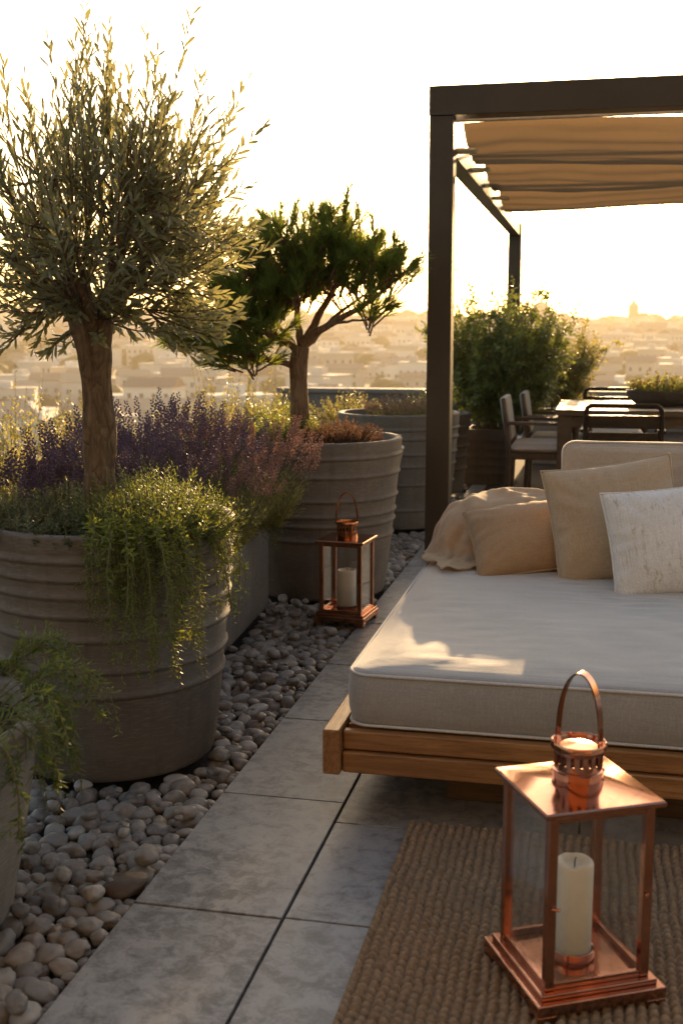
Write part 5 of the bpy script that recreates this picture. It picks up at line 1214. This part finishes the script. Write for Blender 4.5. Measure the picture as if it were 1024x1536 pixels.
lantern('small copper lantern standing on the pebbles by the pine planter', (-1.06, 4.955, .004), R(-6), .228, .220, .196, .368, .010, .052, .082, .578, .050, 'copperdark',
        'ivory pillar candle inside the small copper lantern by pine planter', .042, .175, .009, 30)

# ------------------------------------------------------------------ dining set
t = thing('dining_table', 'long teak dining table in the sun beyond the daybed', 'table', (0,0,0))
b = MB()
for k in range(6): b.box(-.27, 2.45, 8.32+.2*k, 8.515+.2*k, .700, .742)
b.build('tabletop', M['tabletop'], t, bevel=.005)
b = MB(); b.box(-.23, 2.41, 8.37, 8.40, .615, .699); b.box(-.23, 2.41, 9.43, 9.46, .615, .699); b.box(-.23,-.20, 8.40, 9.43, .615, .699); b.build('apron', M['tabletop'], t)
for (x, y) in ((-.205,8.415), (2.38,8.415), (-.205,9.41), (2.38,9.41)):
    b = MB(); b.box(x-.05, x+.05, y-.05, y+.05, 0, .6985); b.build('leg', M['tabletop'], t, bevel=.004)
def dining_chair(label, loc, rz, slatback, group):
    """faces +Y locally; the back is at y = -.22"""
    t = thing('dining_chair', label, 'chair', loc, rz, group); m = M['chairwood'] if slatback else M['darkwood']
    for sx in (-1, 1):
        b = MB(); b.tube([(sx*.245,-.25,0),(sx*.245,-.235,.42),(sx*.245,-.262,.62),(sx*.243,-.285,.775 if slatback else .80)], [.019,.019,.018,.016], 8); b.build('leg', m, t, smooth=60)
        b = MB(); b.tube([(sx*.245,.23,0),(sx*.245,.23,.62)], [.017,.018], 8); b.build('leg', m, t, smooth=60)
        b = MB(); b.box(sx*.25-.028, sx*.25+.028, -.255, .265, .622, .645); b.build('armrest', m, t, bevel=.006)
        b = MB(); b.box(sx*.245-.014, sx*.245+.014, -.23, .225, .37, .415); b.build('seat_rail', m, t, bevel=.003)
    b = MB(); b.box(-.23, .23, -.24, .24, .395, .420); b.build('seat', m, t, bevel=.004)
    b = MB(); c = MB()
    q, _p = pad(-.232, .232, -.225, .245, .421, .475, .04, .5); q.build('seat_cushion', M['chairc'], t, smooth=180)
    if slatback:
        b = MB(); pts = [(-.243,-.285,.76),(-.236,-.288,.79),(-.21,-.29,.805),(.21,-.29,.805),(.236,-.288,.79),(.243,-.285,.76)]
        b.tube(pts, .017, 8); b.build('top_rail', m, t, smooth=60)
        b = MB(); b.box(-.228, .228, -.284, -.268, .655, .742); b.build('back_slat', m, t, bevel=.003)
        b = MB(); b.box(-.228, .228, -.272, -.254, .50, .628); b.build('back_slat', m, t, bevel=.003)
    else:
        b = MB(); Mx = Matrix.Translation((0,-.255,.62)) @ Matrix.Rotation(R(9), 4, 'X')
        b.box(-.228, .228, -.03, .022, -.12, .20, M=Mx); b.build('back_cushion', M['chairback'], t, bevel=.018, segs=3)
        b = MB(); b.tube([(-.243,-.285,.80),(.243,-.285,.80)], .015, 8); b.build('top_rail', m, t, smooth=60)
    return t
G = 'dining chairs round the table'
dining_chair('dark wooden dining chair seen from behind with two open slots in its back', (.19, 8.12, 0), 0, True, G)
dining_chair('padded dining chair at the near end of table beside the dark square planter', (-.36, 8.66, 0), R(-90), False, G)
dining_chair('padded dining chair at the table end half behind the nearer padded one', (-.26, 9.30, 0), R(-90), False, G)
dining_chair('dining chair across the table with only its dark back showing', (.16, 9.80, 0), R(180), True, G)
t = thing('table_planter', 'dark low bowl planter standing on the dining table', 'planter', (.50, 9.05, .7425))
b = MB(); b.lathe([(.16,0),(.20,.004),(.255,.05),(.27,.11),(.262,.113),(.245,.10),(.20,.085),(.001,.085)], 48); b.build('bowl', M['potdark'], t, smooth=50)
bush('flowering_plant', 'leafy plant with orange and white flowers in the bowl on dining table', 'plant', (.50,9.05,.825), .30, .21, 120, 'brightgreen', .036, .016, 14, flower='flowerorange', fl_n=1, fl=(.02,.022), tilt=(0,1.3))

# ------------------------------------------------------------------ hills, city, haze
def terr(x, y):
    r = math.hypot(x, y); az = math.degrees(math.atan2(x, y)) + 12.34
    ridge = 10 - .30*az + 5*noise.noise((az*.13, 3, 0)) + 5*noise.noise((az*.45, 7, 0))
    z = -30 + (30 + ridge)*sstep(230, 1650, r)**.8
    z += 1.5*noise.noise((x*.006, y*.006, 0))*sstep(100, 300, r)
    if r > 1700: z -= (r-1700)*.05
    return z
b = MB(); na, nr = 90, 60; vs = []; fs = []
for j in range(nr+1):
    r = 12 + 1940*(j/nr)**1.5
    for i in range(na+1):
        a = R(-12.34 - 55 + 110*i/na); x, y = r*math.sin(a), r*math.cos(a); vs.append((x, y, terr(x, y)))
for j in range(nr):
    for i in range(na): a = j*(na+1)+i; fs.append((a, a+1, a+na+2, a+na+1))
b.add(vs, fs)
M['hill'] = m_plain('city_ground', (.12,.11,.075), (.20,.175,.12), .9, .02)
struct(b.build('hills', M['hill'], smooth=180))
def m_house(name, c1, c2):
    t = NT(name); o = t.N('ShaderNodeObjectInfo'); g = t.N('ShaderNodeNewGeometry')
    rnd = t.math('FRACT', t.math('ADD', o.outputs['Random'], t.math('MULTIPLY', g.outputs['Random Per Island'], 2.3)))
    return t.fin(t.bsdf(t.mix(rnd, c1, c2), .85, 0, None, .3))
M['housewall'] = m_house('house_or_shade_wall', (.36,.32,.27), (.66,.62,.55)); M['houseroof'] = m_house('house_roof', (.20,.13,.09), (.34,.26,.19))
M['housedark'] = m_house('house_window', (.05,.05,.05), (.09,.08,.07))
def house_geo(b, kind, sx, sy, h, Mx=None):
    T = (lambda p: tuple(Mx @ Vector(p))) if Mx else (lambda p: p)
    b.box(-sx, sx, -sy, sy, -6, h, 0, Mx)
    nfl = max(1, int(h/3.2))
    for fl_ in range(nfl):
        for k in range(max(2, int(sx/1.6))):
            x = -sx + (k+.5)*2*sx/max(2, int(sx/1.6)); z = .9 + fl_*3.2
            b.box(x-.5, x+.5, -sy-.05, -sy+.2, z, z+1.5, 2, Mx)
    if kind == 0:
        b.box(-sx*1.03, sx*1.03, -sy*1.03, sy*1.03, h, h+.5, 0, Mx); b.box(-sx*.3, sx*.2, -sy*.2, sy*.4, h+.5, h+2.6, 0, Mx)
    else:
        rh = sy*.45
        b.add([T(q) for q in ((-sx*1.06,-sy*1.1,h),(sx*1.06,-sy*1.1,h),(sx*1.06,sy*1.1,h),(-sx*1.06,sy*1.1,h),(-sx*1.06,0,h+rh),(sx*1.06,0,h+rh))], [(0,1,5,4),(2,3,4,5),(0,4,3),(1,2,5),(3,2,1,0)], 1)
HM = [M['housewall'], M['houseroof'], M['housedark']]
hp = []
for k in range(12):
    b = MB(); house_geo(b, k % 2, rng.uniform(5,11), rng.uniform(4.5,7), rng.uniform(5.5,12))
    o = b.build('city_house', HM)
    o.name = 'city_house'
    tag(o, ('pale flat roofed house in the hazy city below' if k % 2 == 0 else 'pale house with pitched roof in the hazy city below'), 'house', ('flat roofed houses in the hazy city' if k % 2 == 0 else 'pitched roof houses in the hazy city'))
    hp.append(o)
hs = []
for i in range(1500):
    a = R(-12.34 + rng.uniform(-21, 21)); r = 235 + (1640-235)*rng.random()**.8
    hs.append((r, a))
hs.sort()
rest = MB(); used = 0; taken = []
for r, a in hs:
    x, y = r*math.sin(a), r*math.cos(a)
    if any((x-q[0])**2 + (y-q[1])**2 < (17+r*.004)**2 for q in taken): continue
    taken.append((x, y)); rz = rng.gauss(0, .4) - a
    z = terr(x, y)
    inview = abs(math.degrees(a)+12.34) < 17.5
    if used < 280 and inview:
        src = hp[used % 12]; o = src if used < 12 else src.copy()
        if used >= 12: COL.objects.link(o)
        o.location = (x, y, z); o.rotation_euler = (0, 0, rz); used += 1
        s = rng.uniform(.85,1.2); o.scale = (s, s, rng.uniform(.8,1.25))
    else:
        house_geo(rest, rng.randrange(2), rng.uniform(5,12), rng.uniform(4,8), rng.uniform(5,12), Matrix.Translation((x,y,z)) @ Matrix.Rotation(rz, 4, 'Z'))
tag(rest.build('distant_city', HM), 'mass of tiny hazy houses climbing the far hillside', 'city', kind='stuff')
M['citytree'] = m_house('city_tree', (.035,.045,.018), (.07,.075,.03))
b = MB(); tv = [[tuple(q*(1+.3*noise.noise(q*1.7+Vector((k*9,0,0))))) for q in I2[0]] for k in range(6)]
for i in range(1300):
    a = R(-12.34 + rng.uniform(-22, 22)); r = 160 + 1540*rng.random()**.75
    if i < 240: r = rng.uniform(1600, 1720)
    if 240 <= i < 500: r = rng.uniform(130, 330)
    x, y = r*math.sin(a), r*math.cos(a); s = rng.uniform(2.5,6)*(2.2 if i < 240 else 1.15)
    z = terr(x, y) + s*.55
    b.add([(x+v[0]*s*1.2, y+v[1]*s*1.2, z+v[2]*s) for v in tv[i % 6]], I2[1])
tag(b.build('distant_trees', M['citytree'], smooth=180), 'dark rounded trees scattered among the hazy houses', 'trees', kind='stuff')
def far_pos(px_az, r): a = R(px_az); return r*math.sin(a), r*math.cos(a)
x, y = far_pos(-12.34 + math.degrees(math.atan((810-512)/1750)), 1500)
t = thing('domed_church', 'domed church silhouette on the hazy skyline', 'church', (x, y, terr(x,y)))
b = MB(); b.box(-19,19,-10,10,-8,13); b.build('nave', M['housewall'], t)
b = MB(); b.lathe([(12,13.05),(12,18),(12.6,18.2),(12.6,19),(11.4,23),(9,26.5),(5.2,29.2),(1.6,30.6),(1.4,34),(.2,37)], 32); b.build('dome', M['houseroof'], t, smooth=40)
x, y = far_pos(-12.34 + math.degrees(math.atan((948-512)/1750)), 1500)
t = thing('bell_tower', 'square bell tower with pointed roof on the hazy skyline', 'tower', (x, y, terr(x,y)))
b = MB(); b.box(-6.4,6.4,-6.4,6.4,-8,25); b.build('shaft', M['houseroof'], t)
b = MB(); b.add([(-7,-7,25.05),(7,-7,25.05),(7,7,25.05),(-7,7,25.05),(0,0,34)], [(0,1,4),(1,2,4),(2,3,4),(3,0,4),(3,2,1,0)]); b.build('roof', M['houseroof'], t)

hz = MB(); hz.box(-1900, 1500, -60, 2010, -33.5, 62)
m = bpy.data.materials.new('haze_air'); m.use_nodes = True; n = m.node_tree.nodes; n.clear()
out = n.new('ShaderNodeOutputMaterial'); pv = n.new('ShaderNodeVolumePrincipled'); m.node_tree.links.new(pv.outputs[0], out.inputs['Volume'])
pv.inputs['Color'].default_value = (.82,.70,.50,1); pv.inputs['Density'].default_value = .00034; pv.inputs['Anisotropy'].default_value = .25
o = hz.build('haze', m); o['kind'] = 'stuff'; o['label'] = 'golden evening haze over the city'; o['category'] = 'haze'
